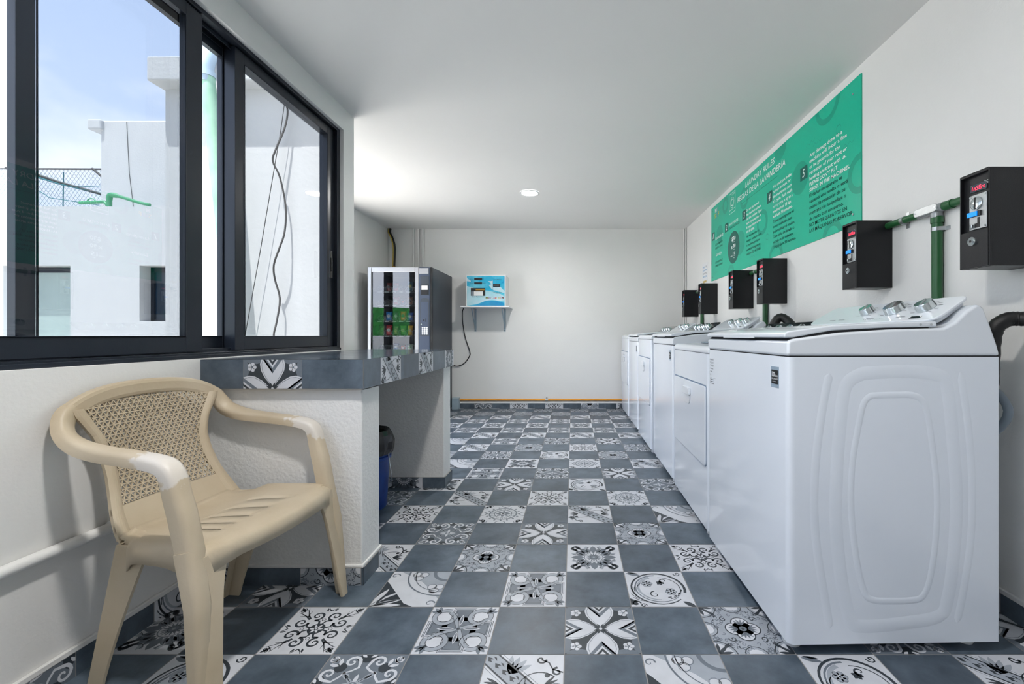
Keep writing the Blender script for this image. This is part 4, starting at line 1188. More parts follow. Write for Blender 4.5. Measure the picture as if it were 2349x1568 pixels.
# ------------------------------------------------------------------ coin boxes
def coin_box(y, label):
    t = thing('coin_box', label, 'coin box', (XR, y, 1.182), 0, 'black coin boxes on the wall')
    D, Wd, H = .168, .108, .314   # out from the wall, along the wall, up
    m = MB(); th = .003
    m.box(-D + .012, 0, 0, Wd, 0, H)          # body
    m.box(-D, -D + .012, 0, .004, 0, H); m.box(-D, -D + .012, Wd - .004, Wd, 0, H); m.box(-D, -D + .012, .004, Wd - .004, H - .008, H)
    bd = obj('case', m, 'black_paint', t, bevel=.0012)
    m = MB(); m.box(-D - .001, -D + .0115, .005, Wd - .004, .001, .122); dr = obj('cash_door', m, 'black_paint', t, bevel=.0015)
    m = MB(); m.cyl((-D - .001, Wd * .54, .088), (-D - .006, Wd * .54, .088), .0145, n=24); m.cyl((-D - .006, Wd * .54, .088), (-D - .009, Wd * .54, .088), .009, n=16); lk_ = obj('lock', m, 'chrome', dr, smooth=True)
    m = MB(); m.cyl((-D - .0092, Wd * .54, .088), (-D - .0096, Wd * .54, .088), .004, n=10); obj('keyhole', m, 'black_plastic', lk_)
    xf_ = -D + .0115
    m = MB(); m.box(xf_ - .004, xf_, .018, .080, .128, .242); ac = obj('coin_acceptor', m, 'steel', t, bevel=.001)
    m = MB(); m.lathe((0, 0, 0), [(.022, 0), (.021, .004), (.016, .007)], 24); m.xf(Matrix.Translation((xf_ - .004, .052, .212)) @ Matrix.Rotation(-PI / 2, 4, 'Y')); dl = obj('dial', m, 'chrome', ac, smooth=True)
    m = MB(); m.box(xf_ - .0125, xf_ - .008, .0505, .0535, .193, .231); obj('slot', m, 'black_plastic', ac)
    m = MB(); m.box(xf_ - .0085, xf_ - .004, .036, .078, .170, .187); obj('button_recess', m, 'black_plastic', ac)
    m = MB(); m.box(xf_ - .0115, xf_ - .006, .046, .082, .171, .186); obj('return_button', m, 'button_blue', ac, bevel=.001)
    m = MB(); m.box(xf_ - .0048, xf_ - .004, .042, .050, .145, .166); m.box(xf_ - .0048, xf_ - .004, .042, .060, .133, .147); obj('return_slot', m, 'black_plastic', ac)
    m = MB(); m.box(xf_ - .012, xf_ - .004, .062, .072, .133, .146); obj('return_cup', m, 'chrome', ac, bevel=.002)
    m = MB()
    for yy_, zz2 in ((.023, .236), (.075, .236), (.023, .134), (.075, .134)): m.cyl((xf_ - .004, yy_, zz2), (xf_ - .006, yy_, zz2), .0032, n=10)
    obj('screws', m, 'chrome', ac)
    m = MB(); m.box(xf_ - .002, xf_, .020, .078, .252, .277); ds = obj('display', m, 'dark_glass', t)
    m = MB(); fit_text(m, '1nSErt', .046, .013, (xf_ - .0026, .072, .2575), (0, -1, 0), (0, 0, 1), shear=.12); obj('digits', m, 'led_red', ds)
    m = MB(); m.cyl((xf_, .010, .272), (xf_ - .006, .010, .272), .006, n=14); m.cyl((xf_ - .006, .010, .272), (xf_ - .016, .013, .274), .002, n=8); obj('toggle_switch', m, 'chrome', t)
    return t
cbl = ['black coin box nearest the camera, cut off by the right edge of the photo', 'black coin box below the right bottom corner of the green sign, green conduit entering it',
       'black coin box above the middle washer, right one of the two middle boxes', 'black coin box under the green sign, left one of the two middle boxes',
       'black coin box below the small paper notice, left of the green sign', 'farthest black coin box, closest to the back corner']
for y, l in zip((1.398, 2.053, 3.060, 3.629, 4.524, 5.207), cbl): coin_box(y, l)
def conduit(yl, yt, yr, zb, label, detail=False):
    # tee at yt between boxes whose facing sides are at yl (near box far side) and yr
    t = thing('conduit', label, 'conduit', (XR, yt, 1.47), 0, 'green conduits feeding the coin boxes')
    m = MB(); m.tube([(-.022, -.030, 0), (-.022, yl - yt, 0)], .015, 16); m.tube([(-.022, .085, 0), (-.022, yr - yt, 0)], .015, 16)
    m.tube([(-.022, 0.0, -.03), (-.022, 0.0, zb - 1.47)], .0185, 16)
    m.cyl((-.022, -.035, 0), (-.022, -.075, 0), .018, n=16); m.cyl((-.022, 0, -.032), (-.022, 0, -.058), .022, n=16)
    obj('pipe', m, 'green_pipe', t, smooth=True)
    m = MB(); m.tube([(-.024, -.038, 0), (-.024, .09, 0)], .0185, 16); m.tube([(-.024, 0, -.036), (-.024, 0, .0)], .0205, 16)
    bx = obj('junction_body', m, 'cast_alu', t, smooth=True)
    m = MB(); o_ = rounded([(-.030, -.016), (.088, -.016), (.088, .016), (-.030, .016)], .0155, 6); m.prism(o_, 'x', -.050, -.040); obj('cover', m, 'steel', bx, bevel=.002)
    m = MB()
    for q in (-.022, .080): m.cyl((-.050, q, 0), (-.052, q, 0), .003, n=8)
    obj('screws', m, 'chrome', bx)
    m = MB()
    m.cyl((-.022, .17, 0), (-.022, .188, 0), .0172, n=16); m.box(-.022, 0, .17, .188, -.0172, .0172); m.box(-.004, 0, .17, .188, -.035, .035)
    obj('clamp', m, 'steel', t); m = MB(); m.box(-.022, 0, -.0205, .0205, -.090, -.075); m.cyl((-.022, 0, -.075), (-.022, 0, -.090), .0205, n=16); m.box(-.004, 0, -.038, .03, -.090, -.075)
    obj('clamp', m, 'steel', t)
conduit(1.506, 1.776, 2.053, 1.0, 'green conduit tee on the wall between the two nearest coin boxes')
conduit(3.168, 3.36, 3.629, 1.0, 'green conduit tee behind the two middle coin boxes')
conduit(4.632, 5.0, 5.207, .98, 'green conduit tee between the two farthest coin boxes')

# ------------------------------------------------------------------ sign
SY0, SY1, SZ0, SZ1 = 2.268, 4.713, 1.538, 2.310
sg_ = thing('wall_sign', 'large green bilingual laundry rules sign high on the right wall', 'sign', (XR, SY0, SZ0))
# sign coordinates: s = distance from the far (left) edge, h = height from the bottom edge
SL, SH = SY1 - SY0, SZ1 - SZ0
XS = -.006
def SP(s, z, k=0): return Vector((XS - .0004 - .0003 * k, SL - s, z - SZ0))
m = MB(); m.box(XS, 0, 0, SL, 0, SH); obj('panel', m, 'sign_green', sg_)
def sshape(mb, pts, k=0):
    q = clip_poly(pts, .001, SL - .001, SZ0 + .001, SZ1 - .001)
    if len(q) < 3: return
    mb.keep = True; mb.add([SP(a, b, k) for a, b in q], [tuple(range(len(q)))])
def YS(y): return SY1 - y
m = MB()
def ringq(y, z, r, w_=.035):
    N = 36; s = YS(y)
    for i in range(N):
        a, b = 2 * PI * i / N, 2 * PI * (i + 1) / N
        sshape(m, [(s + r * math.cos(a), z + r * math.sin(a)), (s + r * math.cos(b), z + r * math.sin(b)), (s + (r - w_) * math.cos(b), z + (r - w_) * math.sin(b)), (s + (r - w_) * math.cos(a), z + (r - w_) * math.sin(a))])
for y, z, r in ((2.275, 1.80, .105), (2.57, 2.32, .125), (3.45, 1.844, .10), (3.22, 1.525, .115), (4.13, 1.535, .09), (3.81, 2.148, .095), (2.52, 1.52, .10), (4.78, 1.78, .11), (4.28, 2.22, .08)): ringq(y, z, r)
for y, z, r in ((2.88, 1.986, .105), (3.15, 2.31, .093), (3.90, 1.78, .105), (4.44, 1.98, .09)): sshape(m, circ(YS(y), z, r, 32))
def zig(y, z, n=5, w_=.020, h_=.018):
    for i in range(n):
        s = YS(y) + i * w_; a, b = (z, z + h_) if i % 2 == 0 else (z + h_, z)
        sshape(m, [(s, a), (s + w_, b), (s + w_, b + .004), (s, a + .004)])
for y, z in ((2.72, 2.12), (2.80, 2.15), (2.42, 1.98), (4.60, 2.24), (4.45, 2.22), (3.05, 1.62), (3.10, 1.64), (3.55, 1.66), (4.62, 1.60), (2.75, 1.75), (3.68, 1.60), (4.45, 1.82)): zig(y, z)
for y, z in ((2.46, 2.11), (3.20, 2.16), (3.36, 1.71)):
    pts = spiral(YS(y), z, .026, 0, 1.8, 24)
    for a, b in zip(pts, pts[1:]): sshape(m, [(a[0], a[1] - .002), (b[0], b[1] - .002), (b[0], b[1] + .002), (a[0], a[1] + .002)])
obj('decoration', m, 'sign_shade', sg_)
m = MB()
sshape(m, circ(YS(4.063), 1.772, .148, 40), 1); obj('price_circle', m, 'sign_dark', sg_)
for y, z in ((2.872, 2.0), (3.362, 2.0), (3.852, 1.998), (4.288, 1.998), (4.686, 2.0)):
    m = MB(); s = YS(y); sshape(m, [(s, z - .042), (s + .088, z - .042), (s + .088, z + .042), (s, z + .042)], 2); obj('number_box', m, 'sign_dark', sg_)
def SU(v): return
UX, UY = (0, -1, 0), (0, 0, 1)
m = MB(); s = YS(3.877); sshape(m, [(s, 2.112), (s + .70, 2.112), (s + .70, 2.115), (s, 2.115)], 1)
obj('underline', m, 'sign_dark', sg_)
wt = MB(); dk = MB()
def line_(mb, body, y, z, width, cap, **k): fit_text(mb, body, width, cap, SP(YS(y), z, 3), UX, UY, **k)
line_(wt, 'LAUNDRY RULES', 3.785, 2.225, .55, .044, shear=.15, bold=.008)
line_(wt, 'REGLAS DE LA LAVANDERÍA', 3.963, 2.150, .89, .044, shear=.15, bold=.008)
for i, (tx, w_) in enumerate((('Any damage done to a', .335), ('machine will incur a fine', .375), ('or be grounds for the', .315), ('recession of your rent or', .375), ('hosting contract with us.', .37), ('PLEASE DON\'T PUT', .29), ('SHOES IN THE MACHINES.', .40))): line_(wt, tx, 2.758, 2.072 - i * .0360, w_, .0215, bold=.016)
for i, (tx, w_) in enumerate((('El dañar un aparato te', .335), ('causará una multa o será', .385), ('causa de reseción de tu', .36), ('contrato de hospedaje o', .37), ('de renta con nosotros.', .345), ('NO METER ZAPATOS EN', .375), ('LAS MÁQUINAS PORFAVOR.', .43))): line_(dk, tx, 2.760, 1.822 - i * .0368, w_, .0215, bold=.006)
for i, (tx, w_) in enumerate((('You must put in the', .275), ('correct amount for', .265), ('the machine to start', .28), ("it's cycle. Each wash", .285), ('or dry cycle is up to a', .29), ('maximum of 15 kgs', .27), ('and lasts 90 minutes.', .29))): line_(wt, tx, 3.262, 2.046 - i * .0366, w_, .0205, bold=.016)
for i, (tx, w_) in enumerate((('Tienes que ingresar el', .305), ('monto indicado para', .285), ('poder utilizar el equipo.', .32), ('Cada ciclo de lavado o', .315), ('secado es de máximo', .295), ('15 kgs y dura 90 minutos.', .335))): line_(dk, tx, 3.262, 1.788 - i * .0374, w_, .0205, bold=.006)
for i, (tx, w_) in enumerate((('Do not disconnect', .25), ('the machines, please', .285), ('call this number if you', .30), ('have any questions or', .29), ('if any problems arise:', .285), ('5514510085', .16))): line_(wt, tx, 3.757, 2.012 - i * .0366, w_, .020, bold=.016)
for i, (tx, w_) in enumerate((('No desconectes el', .24), ('equipo, cualquier duda', .30), ('o problema porfavor', .27), ('contacta al siguiente', .275), ('teléfono: 5514510085', .28))): line_(dk, tx, 3.757, 1.790 - i * .0375, w_, .020, bold=.006)
line_(wt, 'EACH CYCLE IS:', 4.18, 1.992, .235, .022, bold=.014); line_(dk, 'CADA CICLO ES DE:', 4.18, 1.956, .27, .022)
line_(wt, '$30', 4.105, 1.835, .095, .036, bold=.02); line_(wt, 'pesos', 4.08, 1.818, .045, .009, bold=.01); line_(wt, 'x 90', 4.118, 1.765, .108, .036, bold=.02); line_(wt, 'mins', 4.07, 1.748, .035, .009, bold=.01)
line_(wt, 'max', 4.135, 1.692, .05, .014, bold=.01); line_(wt, '15', 4.075, 1.692, .055, .036, bold=.02); line_(wt, 'kgs', 4.06, 1.672, .03, .010, bold=.01)
line_(wt, 'Lavandería', 4.575, 1.945, .235, .034, shear=.3); line_(dk, 'AUTO-SERVICIO', 4.575, 1.885, .22, .020); line_(dk, 'ABIERTO 24HRS', 4.575, 1.848, .22, .020)
line_(wt, 'Laundry', 4.56, 1.775, .18, .034, shear=.3); line_(dk, 'SELF-SERVICE', 4.575, 1.703, .22, .020); line_(dk, 'OPEN 24HRS', 4.575, 1.666, .22, .020)
for tx, y, z in (('5', 2.845, 1.975), ('4', 3.335, 1.975), ('3', 3.825, 1.973), ('2', 4.262, 1.973), ('1', 4.655, 1.975)): line_(wt, tx, y, z, .030, .052, shear=.2)
# washing machine pictogram
def outl(mb, pts, w_=.004, k=3):
    for a, b in zip(pts, pts[1:] + pts[:1]):
        dx, dy = b[0] - a[0], b[1] - a[1]; l = math.hypot(dx, dy); nx_, ny_ = -dy / l * w_ / 2, dx / l * w_ / 2
        sshape(mb, [(a[0] - nx_, a[1] - ny_), (b[0] - nx_, b[1] - ny_), (b[0] + nx_, b[1] + ny_), (a[0] + nx_, a[1] + ny_)], k)
s = YS(4.17)
outl(wt, [(s, 2.10), (s + .155, 2.10), (s + .155, 2.285), (s, 2.285)]); outl(wt, [(s, 2.13), (s + .155, 2.13), (s + .155, 2.133), (s, 2.133)], .002)
outl(wt, circ(s + .078, 2.195, .048, 28), .004); outl(wt, circ(s + .078, 2.195, .030, 24), .009); outl(wt, [(s + .10, 2.262), (s + .145, 2.262), (s + .145, 2.272), (s + .10, 2.272)], .003); outl(wt, circ(s + .075, 2.267, .007, 10), .003)
obj('white_lettering', wt, 'sign_white', sg_)
obj('dark_lettering', dk, 'sign_text_dark', sg_)
for tx, y, z, w_, mt in (('M', 4.585, 2.232, .05, 'sign_white'), ('I', 4.52, 2.232, .014, 'label_blue'), ('S', 4.60, 2.178, .036, 'letter_y'), ('U', 4.555, 2.178, .036, 'label_blue'), ('I', 4.508, 2.178, .010, 'ink_blue'), ('F', 4.49, 2.178, .03, 'letter_y')):
    lm = MB(); line_(lm, tx, y, z, w_, .040, bold=.03); obj('logo_letter', lm, mt, sg_)
for y, z in ((2.33, 2.235), (2.33, 1.60), (4.66, 2.27), (4.66, 1.575), (3.52, 2.28)):
    m = MB(); m.cyl((XS, y - SY0, z - SZ0), (XS - .004, y - SY0, z - SZ0), .006, n=12)
    obj('screw', m, 'chrome', sg_)
# notice
nt_ = thing('paper_notice', 'small white paper notice with gold coins printed, left of the green sign', 'notice', (XR, 4.86, 1.535))
m = MB(); m.box(-.0015, 0, 0, .20, 0, .24); obj('sheet', m, 'paper', nt_)
m = MB(); 
for k, (tx, w_) in enumerate((('DEPOSIT', .10), ('FICHA PARA', .15), ('SERVICIO', .15))): fit_text(m, tx, w_, .018, (-.0019, .175, .185 - .036 * (0, 1, 3)[k]), UX, UY, bold=.02)
obj('blue_print', m, 'ink_blue', nt_)
m = MB(); fit_text(m, 'SU', .035, .018, (-.0019, .06, .185), UX, UY, bold=.02); fit_text(m, 'EN AUTO', .15, .018, (-.0019, .175, .113), UX, UY, bold=.02); obj('grey_print', m, 'ink_grey', nt_)
for k in range(4): m = MB(); m.cyl((-.0015, .16 - .035 * k, .03), (-.0024, .16 - .035 * k, .03), .016, n=16); obj('coin_print', m, 'gold', nt_)

# ------------------------------------------------------------------ vending machine
VX0, VX1, VY0, VY1, VZ = -2.283, -1.569, 4.91, 5.74, 1.722
vm = thing('vending_machine', 'dark grey glass-front snack vending machine in the back left corner', 'vending machine', (VX0, VY0, 0))
VW, VD = VX1 - VX0, VY1 - VY0
m = MB(); m.box(0, .02, .05, VD, .03, VZ); m.box(VW - .015, VW, .05, VD, .03, VZ); m.box(.02, VW - .015, .05, VD, VZ - .03, VZ); m.box(.02, VW - .015, VD - .02, VD, .03, VZ - .03); m.box(.02, VW - .015, .05, VD - .02, .03, .45); m.box(.527, .537, .055, VD - .02, .45, VZ - .03)
m.box(.537, VW - .015, .06, .10, .45, VZ - .03)
obj('cabinet', m, 'vending_grey', vm)
for x in (.04, VW - .1):
    for y in (.08, VD - .1): m = MB(); m.box(x, x + .06, y, y + .06, 0, .03); obj('foot', m, 'black_plastic', vm, bevel=.004)
m = MB(); m.box(.02, .527, .60, .605, .45, VZ - .03); m.box(.02, .021, .06, .6, .45, VZ - .03); m.box(.526, .527, .06, .6, .45, VZ - .03); obj('liner', m, 'black_plastic', vm)
dr = MB(); FW = .57
for a in ((0, .042, 0.0, .05, .03, VZ), (FW - .040, FW, 0.0, .05, .03, VZ), (.042, FW - .040, 0, .05, VZ - .055, VZ), (.042, FW - .040, 0, .05, .03, .42)): dr.box(*a)
do = obj('door_frame', dr, 'vending_silver', vm, bevel=.006)
m = MB(); m.box(.042, .052, .006, .03, .42, VZ - .055); m.box(.20, .23, .03, .05, .42, VZ - .055) if False else None; obj('glass_gasket', m, 'black_plastic', do)
m = MB(); m.keep = True; m.quad((.042, .012, .42), (FW - .04, .012, .42), (FW - .04, .012, VZ - .055), (.042, .012, VZ - .055)); obj('glass', m, 'vending_glass', do)
# control column
m = MB(); m.box(FW, VW - .02, .004, .05, .03, VZ); cc = obj('control_panel', m, 'vending_blue', vm, bevel=.008)
m = MB(); m.box(VW - .018, VW, .012, .05, .03, VZ); obj('door_edge', m, 'black_plastic', vm)
def pz(y): return CAM_H - (y - 769) * VY0 / 1011
cx0 = FW + .006
m = MB(); m.box(cx0, cx0 + .105, -.004, .006, pz(628), pz(614.5)); obj('price_plate', m, 'vending_silver', cc, bevel=.002)
m = MB(); m.box(cx0 + .012, cx0 + .108, .0005, .005, pz(677), pz(633)); rd_ = obj('reader_bezel', m, 'vending_grey', cc, bevel=.002)
m = MB(); m.box(cx0 + .022, cx0 + .100, -.006, .001, pz(675.5), pz(653)); rr_ = obj('card_reader', m, 'black_plastic', cc, bevel=.003)
m = MB(); m.box(cx0 + .028, cx0 + .096, -.0075, -.006, pz(664.5), pz(655)); obj('screen', m, 'gold' if False else 'paper', rr_)
m = MB(); m.prism(rounded([(cx0 + .010, pz(770)), (cx0 + .112, pz(770)), (cx0 + .112, pz(683)), (cx0 + .010, pz(683))], [.004, .004, .04, .04], 6), 'y', .0005, .006); nk = obj('niche', m, 'vending_grey', cc)
m = MB(); m.box(cx0 + .022, cx0 + .10, -.0005, .001, pz(766), pz(692)); obj('keypad_plate', m, 'vending_blue', cc)
m = MB(); m.box(cx0 + .070, cx0 + .075, -.002, 0, pz(738), pz(730)); m.cyl((cx0 + .052, -.002, pz(734)), (cx0 + .052, .0, pz(734)), .009, n=14); obj('coin_slot', m, 'black_plastic', cc)
m = MB(); m.cyl((cx0 + .026, -.008, pz(743.5)), (cx0 + .026, .0, pz(743.5)), .009, n=14); obj('lock', m, 'chrome', cc, smooth=True)
for r_ in range(4):
    for c_ in range(3):
        m = MB(); x = cx0 + .040 + c_ * .0235; z = pz(751.3 + r_ * 4.7); m.cyl((x, -.006, z), (x, .0, z), .0095, n=16); obj('key', m, 'white_plastic', cc, smooth=True)
# shelves
zsh = [pz(y) * 1.0 for y in (667, 698, 734, 768, 803)]
zsh = [CAM_H - (y - 769) * 5.06 / 1011 for y in (667, 698, 734, 768, 803)]
xs_ = [(x - 1313) * 5.12 / 1011 - VX0 for x in (878, 894, 910.5, 926.5, 942.5)]
for z in zsh:
    m = MB(); m.box(.022, .525, .14, .58, z - .018, z - .012); sh = obj('shelf', m, 'black_plastic', vm)
    m = MB(); m.box(.022, .525, .134, .14, z - .024, z - .004); obj('shelf_lip', m, 'black_plastic', sh)
    m = MB()
    for x in xs_: m.box(x - .025, x + .022, .1325, .134, z - .019, z - .009)
    obj('price_tags', m, 'paper', sh)
    for x in xs_:
        m = MB(); m.tube([(x + .034 * math.cos(t), .15 + .0045 * t, z + .024 + .034 * math.sin(t)) for t in [i * PI / 8 for i in range(1, 8 * 2 * 7)]], .0018, 5); obj('coil', m, 'steel', sh)
def snack(x, z, w_, h_, c1, c2, label, cat='snack', kind='bag'):
    mat_n = 'pack_%d_%d_%d' % c1
    if mat_n not in MATS: mat(mat_n, rgb(*c1), .3, var=.15, vscale=40)
    mat_2 = 'pack_%d_%d_%d' % c2
    if mat_2 not in MATS: mat(mat_2, rgb(*c2), .35, var=.1, vscale=40)
    t = thing('snack_bag', label, cat, (VX0 + x, VY0 + .20, z - .012), 0, 'snack packs in the vending machine')
    m_ = MB(); n_ = 8; k_ = 8
    for side in (1, -1):
        for j in range(k_ + 1):
            for i in range(n_ + 1):
                a, b = i / n_ * 2 - 1, j / k_ * 2 - 1
                d = .022 * (1 - a ** 4) ** .5 * (1 - b ** 4) ** .5
                m_.v.append((a * w_ / 2 * (1 - .06 * (1 - abs(b))), -side * d, (b + 1) / 2 * h_))
    o_ = (n_ + 1) * (k_ + 1)
    for s_ in (0, 1):
        for j in range(k_):
            for i in range(n_):
                a = s_ * o_ + j * (n_ + 1) + i; q = (a, a + 1, a + n_ + 2, a + n_ + 1); m_.f.append(q if s_ == 0 else q[::-1]); m_.m.append(0)
    bd_ = obj('pouch', m_, mat_n, t, smooth=True)
    m_ = MB(); N = 16
    m_.add([Vector((w_ * .28 * math.cos(2 * PI * i / N), -.0235, h_ * .55 + h_ * .16 * math.sin(2 * PI * i / N))) for i in range(N)], [tuple(range(N))])
    obj('printed_patch', m_, mat_2, bd_)
S1 = [
 (4, 0, .070, .125, (70, 110, 120), (210, 190, 70), 'blue and yellow snack bag at the right end of the top shelf'),
 (1, 0, .060, .11, (120, 30, 34), (40, 30, 34), 'dark red snack bag second from left on the top shelf'),
 (2, 0, .060, .11, (170, 26, 30), (60, 20, 24), 'bright red snack bag in the middle of the top shelf'),
 (2, 1, .070, .10, (170, 24, 34), (210, 200, 200), 'red snack bag in the middle of the second shelf'),
 (3, 1, .060, .08, (40, 60, 120), (200, 60, 60), 'navy snack pack right of the red one, second shelf'),
 (4, 1, .060, .10, (150, 110, 90), (60, 40, 34), 'brown snack pack at the right end of the second shelf'),
 (1, 2, .075, .11, (30, 140, 214), (220, 235, 245), 'bright blue bag second from left on the third shelf'),
 (2, 2, .055, .11, (40, 44, 60), (190, 190, 196), 'dark pack with white print in the middle of the third shelf'),
 (3, 2, .070, .115, (236, 120, 40), (70, 150, 60), 'orange snack bag fourth along on the third shelf'),
 (4, 2, .070, .10, (60, 110, 210), (230, 236, 245), 'blue and white pack at the right end of the third shelf'),
 (0, 3, .070, .12, (120, 130, 90), (90, 100, 60), 'olive snack bag at the left end of the fourth shelf'),
 (1, 3, .072, .125, (200, 40, 50), (235, 225, 225), 'red and white bag second from left on the fourth shelf'),
 (2, 3, .055, .11, (110, 110, 60), (190, 180, 90), 'olive brown bag in the middle of the fourth shelf'),
 (3, 3, .070, .12, (90, 170, 70), (180, 210, 110), 'light green bag fourth along on the fourth shelf'),
 (4, 3, .065, .12, (240, 180, 40), (250, 210, 110), 'yellow snack bag at the right end of the fourth shelf'),
 (2, 4, .055, .09, (30, 90, 160), (200, 220, 240), 'blue pack in the middle of the lowest visible shelf'),
 (4, 4, .070, .08, (190, 214, 190), (90, 150, 90), 'pale green pack at the right end of the lowest visible shelf'),
 (3, 4, .06, .07, (210, 90, 80), (240, 220, 220), 'small red and white pack on the lowest visible shelf'),
]
for ci, ri, w_, h_, c1, c2, lb in S1: snack(xs_[ci], zsh[ri] + .001, w_, h_, c1, c2, lb)

# ------------------------------------------------------------------ coin changer on its shelf
sh = thing('wall_shelf', 'white shelf on two metal brackets under the coin changer', 'shelf', (-1.39, YB, 1.31))
m = MB(); m.box(0, .604, -.330, 0, 0, .018); obj('board', m, 'white_plastic', sh, bevel=.002)
for x in (.115, .50):
    m = MB(); m.box(x - .013, x + .013, -.25, 0, -.003, 0); m.box(x - .013, x + .013, -.004, 0, -.30, 0); m.tube([(x, -.22, -.006), (x, -.012, -.25)], .007, 8)
    m.box(x - .003, x + .003, -.03, -.004, -.26, -.003)
    br = obj('bracket', m, 'grey_pvc', sh, bevel=.001)
    m = MB()
    for z in (-.05, -.285): m = MB(); m.cyl((x, -.004, z), (x, -.007, z), .005, n=10); obj('screw', m, 'ink_grey', br)
at = thing('coin_changer', 'small white and turquoise coin change machine on the wall shelf', 'machine', (-1.338, 5.535, 1.328))
AW, AH, AD = .500, .392, .262
m = MB(); m.box(0, AW, 0, AD, 0, AH); obj('case', m, 'white_plastic', at, bevel=.004)
K = .000314
def ax(zx): return (zx - 150) * K
def az(zy): return (1402 - zy) * K
m = MB(); m.box(ax(192), ax(1700), -.0015, 0, az(1398), az(192)); fp = obj('front_print', m, 'cyan', at)
def flat(name, polys, mt, k, par):
    mm2 = MB(); mm2.keep = True
    for q in polys:
        vs = [(ax(a), -.0018 - .0002 * k, az(b)) for a, b in q]
        ar = sum(vs[i][0] * vs[(i + 1) % len(vs)][2] - vs[(i + 1) % len(vs)][0] * vs[i][2] for i in range(len(vs)))
        mm2.add(vs if ar > 0 else vs[::-1], [tuple(range(len(vs)))])
    return obj(name, mm2, mt, par)
flat('pale_wave', [[(192, 600), (420, 660), (700, 760), (980, 780), (1240, 830), (1500, 900), (1690, 1010), (1690, 1220), (1200, 1150), (900, 1200), (600, 1320), (192, 1390)], [(192, 280), (350, 390), (340, 430), (192, 400)], [(1040, 400), (1200, 400), (1200, 740), (1060, 560), (1180, 520)], [(1240, 640), (1540, 640), (1690, 800), (1690, 880), (1240, 760)]], 'pale_cyan', 0, fp)
flat('blue_hill', [[(420, 1396), (700, 1300), (900, 1210), (1050, 1170), (1400, 1200), (1600, 1250), (1690, 1310), (1690, 1396)]], 'deep_blue', 1, fp)
flat('blue_arc', [[(1560, 480), (1640, 420), (1680, 320), (1660, 230), (1700, 260), (1700, 380), (1660, 470), (1590, 495)]], 'deep_blue', 1, fp)
m = MB(); 
for z0, z1 in ((362, 278), (524, 450)): m.box(ax(488), ax(802), -.005, -.0015, az(z0), az(z1))
obj('display', m, 'black_plastic', at)
m = MB(); m.box(ax(1245), ax(1518), -.008, -.0015, az(632), az(518)); ba = obj('bill_slot', m, 'black_plastic', at, bevel=.002)
m = MB(); m.box(ax(1268), ax(1488), -.0095, -.008, az(580), az(555)); obj('slot_bar', m, 'steel', ba)
m = MB(); m.box(ax(350), ax(930), -.003, -.0015, az(990), az(680)); hp = obj('payout_recess', m, 'black_plastic', at)
m = MB(); m.box(ax(475), ax(830), -.0045, -.003, az(985), az(815)); obj('payout_tray', m, 'white_plastic', hp)
m = MB(); m.box(ax(365), ax(470), -.004, -.003, az(985), az(815)); obj('payout_side', m, 'hose_grey', hp)
m = MB(); m.box(ax(545), ax(900), -.004, -.003, az(770), az(712)); obj('payout_bar', m, 'brass', hp)
m = MB(); m.box(ax(1195), ax(1225), -.012, -.0015, az(740), az(390)); obj('divider', m, 'white_plastic', at)
m = MB()
def at_t(mb, tx, x0, zb, wpx, hpx, **k): fit_text(mb, tx, wpx * K, hpx * K, (ax(x0), -.0026, az(zb)), (1, 0, 0), (0, 0, 1), **k)
at_t(m, 'Amount', 305, 335, 155, 34); at_t(m, '$', 835, 335, 26, 40); at_t(m, 'Coins', 325, 500, 135, 36); at_t(m, 'PCS', 835, 500, 100, 36)
at_t(m, 'Insert Bill Here', 1268, 358, 320, 36, bold=.02); at_t(m, 'Insert Bill Any Denomi', 1240, 868, 360, 28); at_t(m, 'To Get Coin', 1335, 908, 170, 28); at_t(m, 'Coins Payout Here', 402, 1045, 475, 34, bold=.01)
obj('lettering', m, 'ink_black', fp)
xx = 945
for ch, w_, mt in (('M', 90, 'letter_g'), ('i', 26, 'letter_r'), ('n', 62, 'letter_p'), ('i', 26, 'letter_p'), (' ', 34, ''), ('C', 72, 'letter_o'), ('o', 66, 'letter_p'), ('i', 26, 'letter_r'), ('n', 62, 'letter_o'), (' ', 34, ''), ('A', 70, 'letter_y'), ('T', 66, 'letter_r'), ('M', 86, 'letter_k')):
    if ch != ' ':
        m = MB(); at_t(m, ch, xx, 1108, w_ * .88, 82, bold=.008); obj('title_letter', m, mt, fp)
    xx += w_ * 1.0
# its power cord
cd = MB()
cd.tube(catmull([((x - 1313) * .005730, 5.786, CAM_H - (y - 769) * .005730) for x, y in ((1064, 706), (1061, 716), (1062, 742), (1068, 775), (1078, 806), (1077, 817), (1066, 832), (1052, 839), (1042, 838), (1030, 833))], 5), .0058, 8)
tag(obj('power_cord', cd, 'black_plastic', smooth=True), 'black power cord dangling from the coin changer shelf', 'cord')

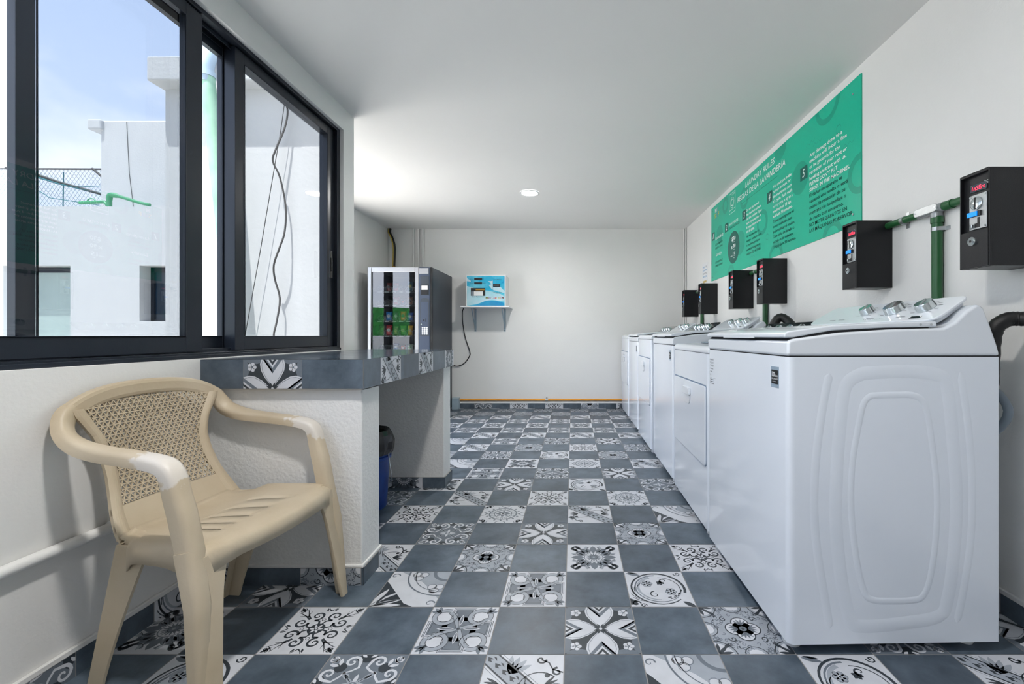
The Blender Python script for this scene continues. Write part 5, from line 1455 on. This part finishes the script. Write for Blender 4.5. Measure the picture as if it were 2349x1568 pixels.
# ------------------------------------------------------------------ pipes on the back wall
for x, l in ((-2.085, 'leftmost of the three white conduits above the vending machine'), (-2.022, 'middle one of the three white conduits above the vending machine'), (-1.962, 'rightmost of the three white conduits above the vending machine')):
    m = MB(); m.cyl((x, YB - .015, .1), (x, YB - .015, ZC), .014, n=14); tag(obj('conduit', m, 'wall_paint', smooth=True), l, 'pipe', 'white conduits above the vending machine')
m = MB(); m.cyl((1.468, YB - .012, .1), (1.468, YB - .012, ZC), .010, n=12); tag(obj('conduit', m, 'wall_paint', smooth=True), 'thin white conduit in the back right corner, on the back wall', 'pipe')
m = MB(); m.cyl((1.480, YB - .06, .1), (1.480, YB - .06, ZC), .010, n=12); tag(obj('conduit', m, 'wall_paint', smooth=True), 'thin white conduit in the back right corner, on the side wall', 'pipe')
fh = thing('flexible_hose', 'black and yellow flexible hose from the ceiling corner to the vending machine', 'hose', (-2.36, 5.74, 0))
pts = [(-.025, .03, 2.355), (-.02, .0, 2.30), (.02, -.01, 2.22), (.045, -.01, 2.12), (.045, -.01, 1.98), (.04, -.01, 1.86)]
m = MB(); m.tube(catmull(pts, 6), .017, 12); obj('hose', m, 'hose_black', fh, smooth=True)
m = MB(); m.tube(catmull([(a - .010, b - .012, c) for a, b, c in pts], 6), .009, 8); obj('stripe', m, 'yellow_stripe', fh, smooth=True)
m = MB(); m.cyl((.04, -.01, 1.86), (.04, -.01, 1.80), .020, n=12); m.cyl((.04, -.01, 1.80), (.04, -.01, 1.70), .026, n=6); obj('fitting', m, 'brass', fh)
gp = thing('gas_pipe', 'orange gas pipe running low along the back wall above the skirting', 'pipe', (0, YB - .018, .116))
m = MB(); m.tube([(-1.50, 0, 0), (1.45, 0, 0)], .0125, 14); obj('pipe', m, 'orange_pipe', gp, smooth=True)
m = MB(); m.cyl((-.355, 0, 0), (-.318, 0, 0), .0155, n=16); m.box(-.345, -.328, -.006, .015, .012, .034); obj('clamp', m, 'cast_alu', gp)
jb = MB(); jb.box(-1.562, -1.475, 5.70, 5.786, .0, .150); jo = obj('junction_box', jb, 'grey_pvc', bevel=.006); tag(jo, 'grey electrical box on the floor at the foot of the back wall', 'box')
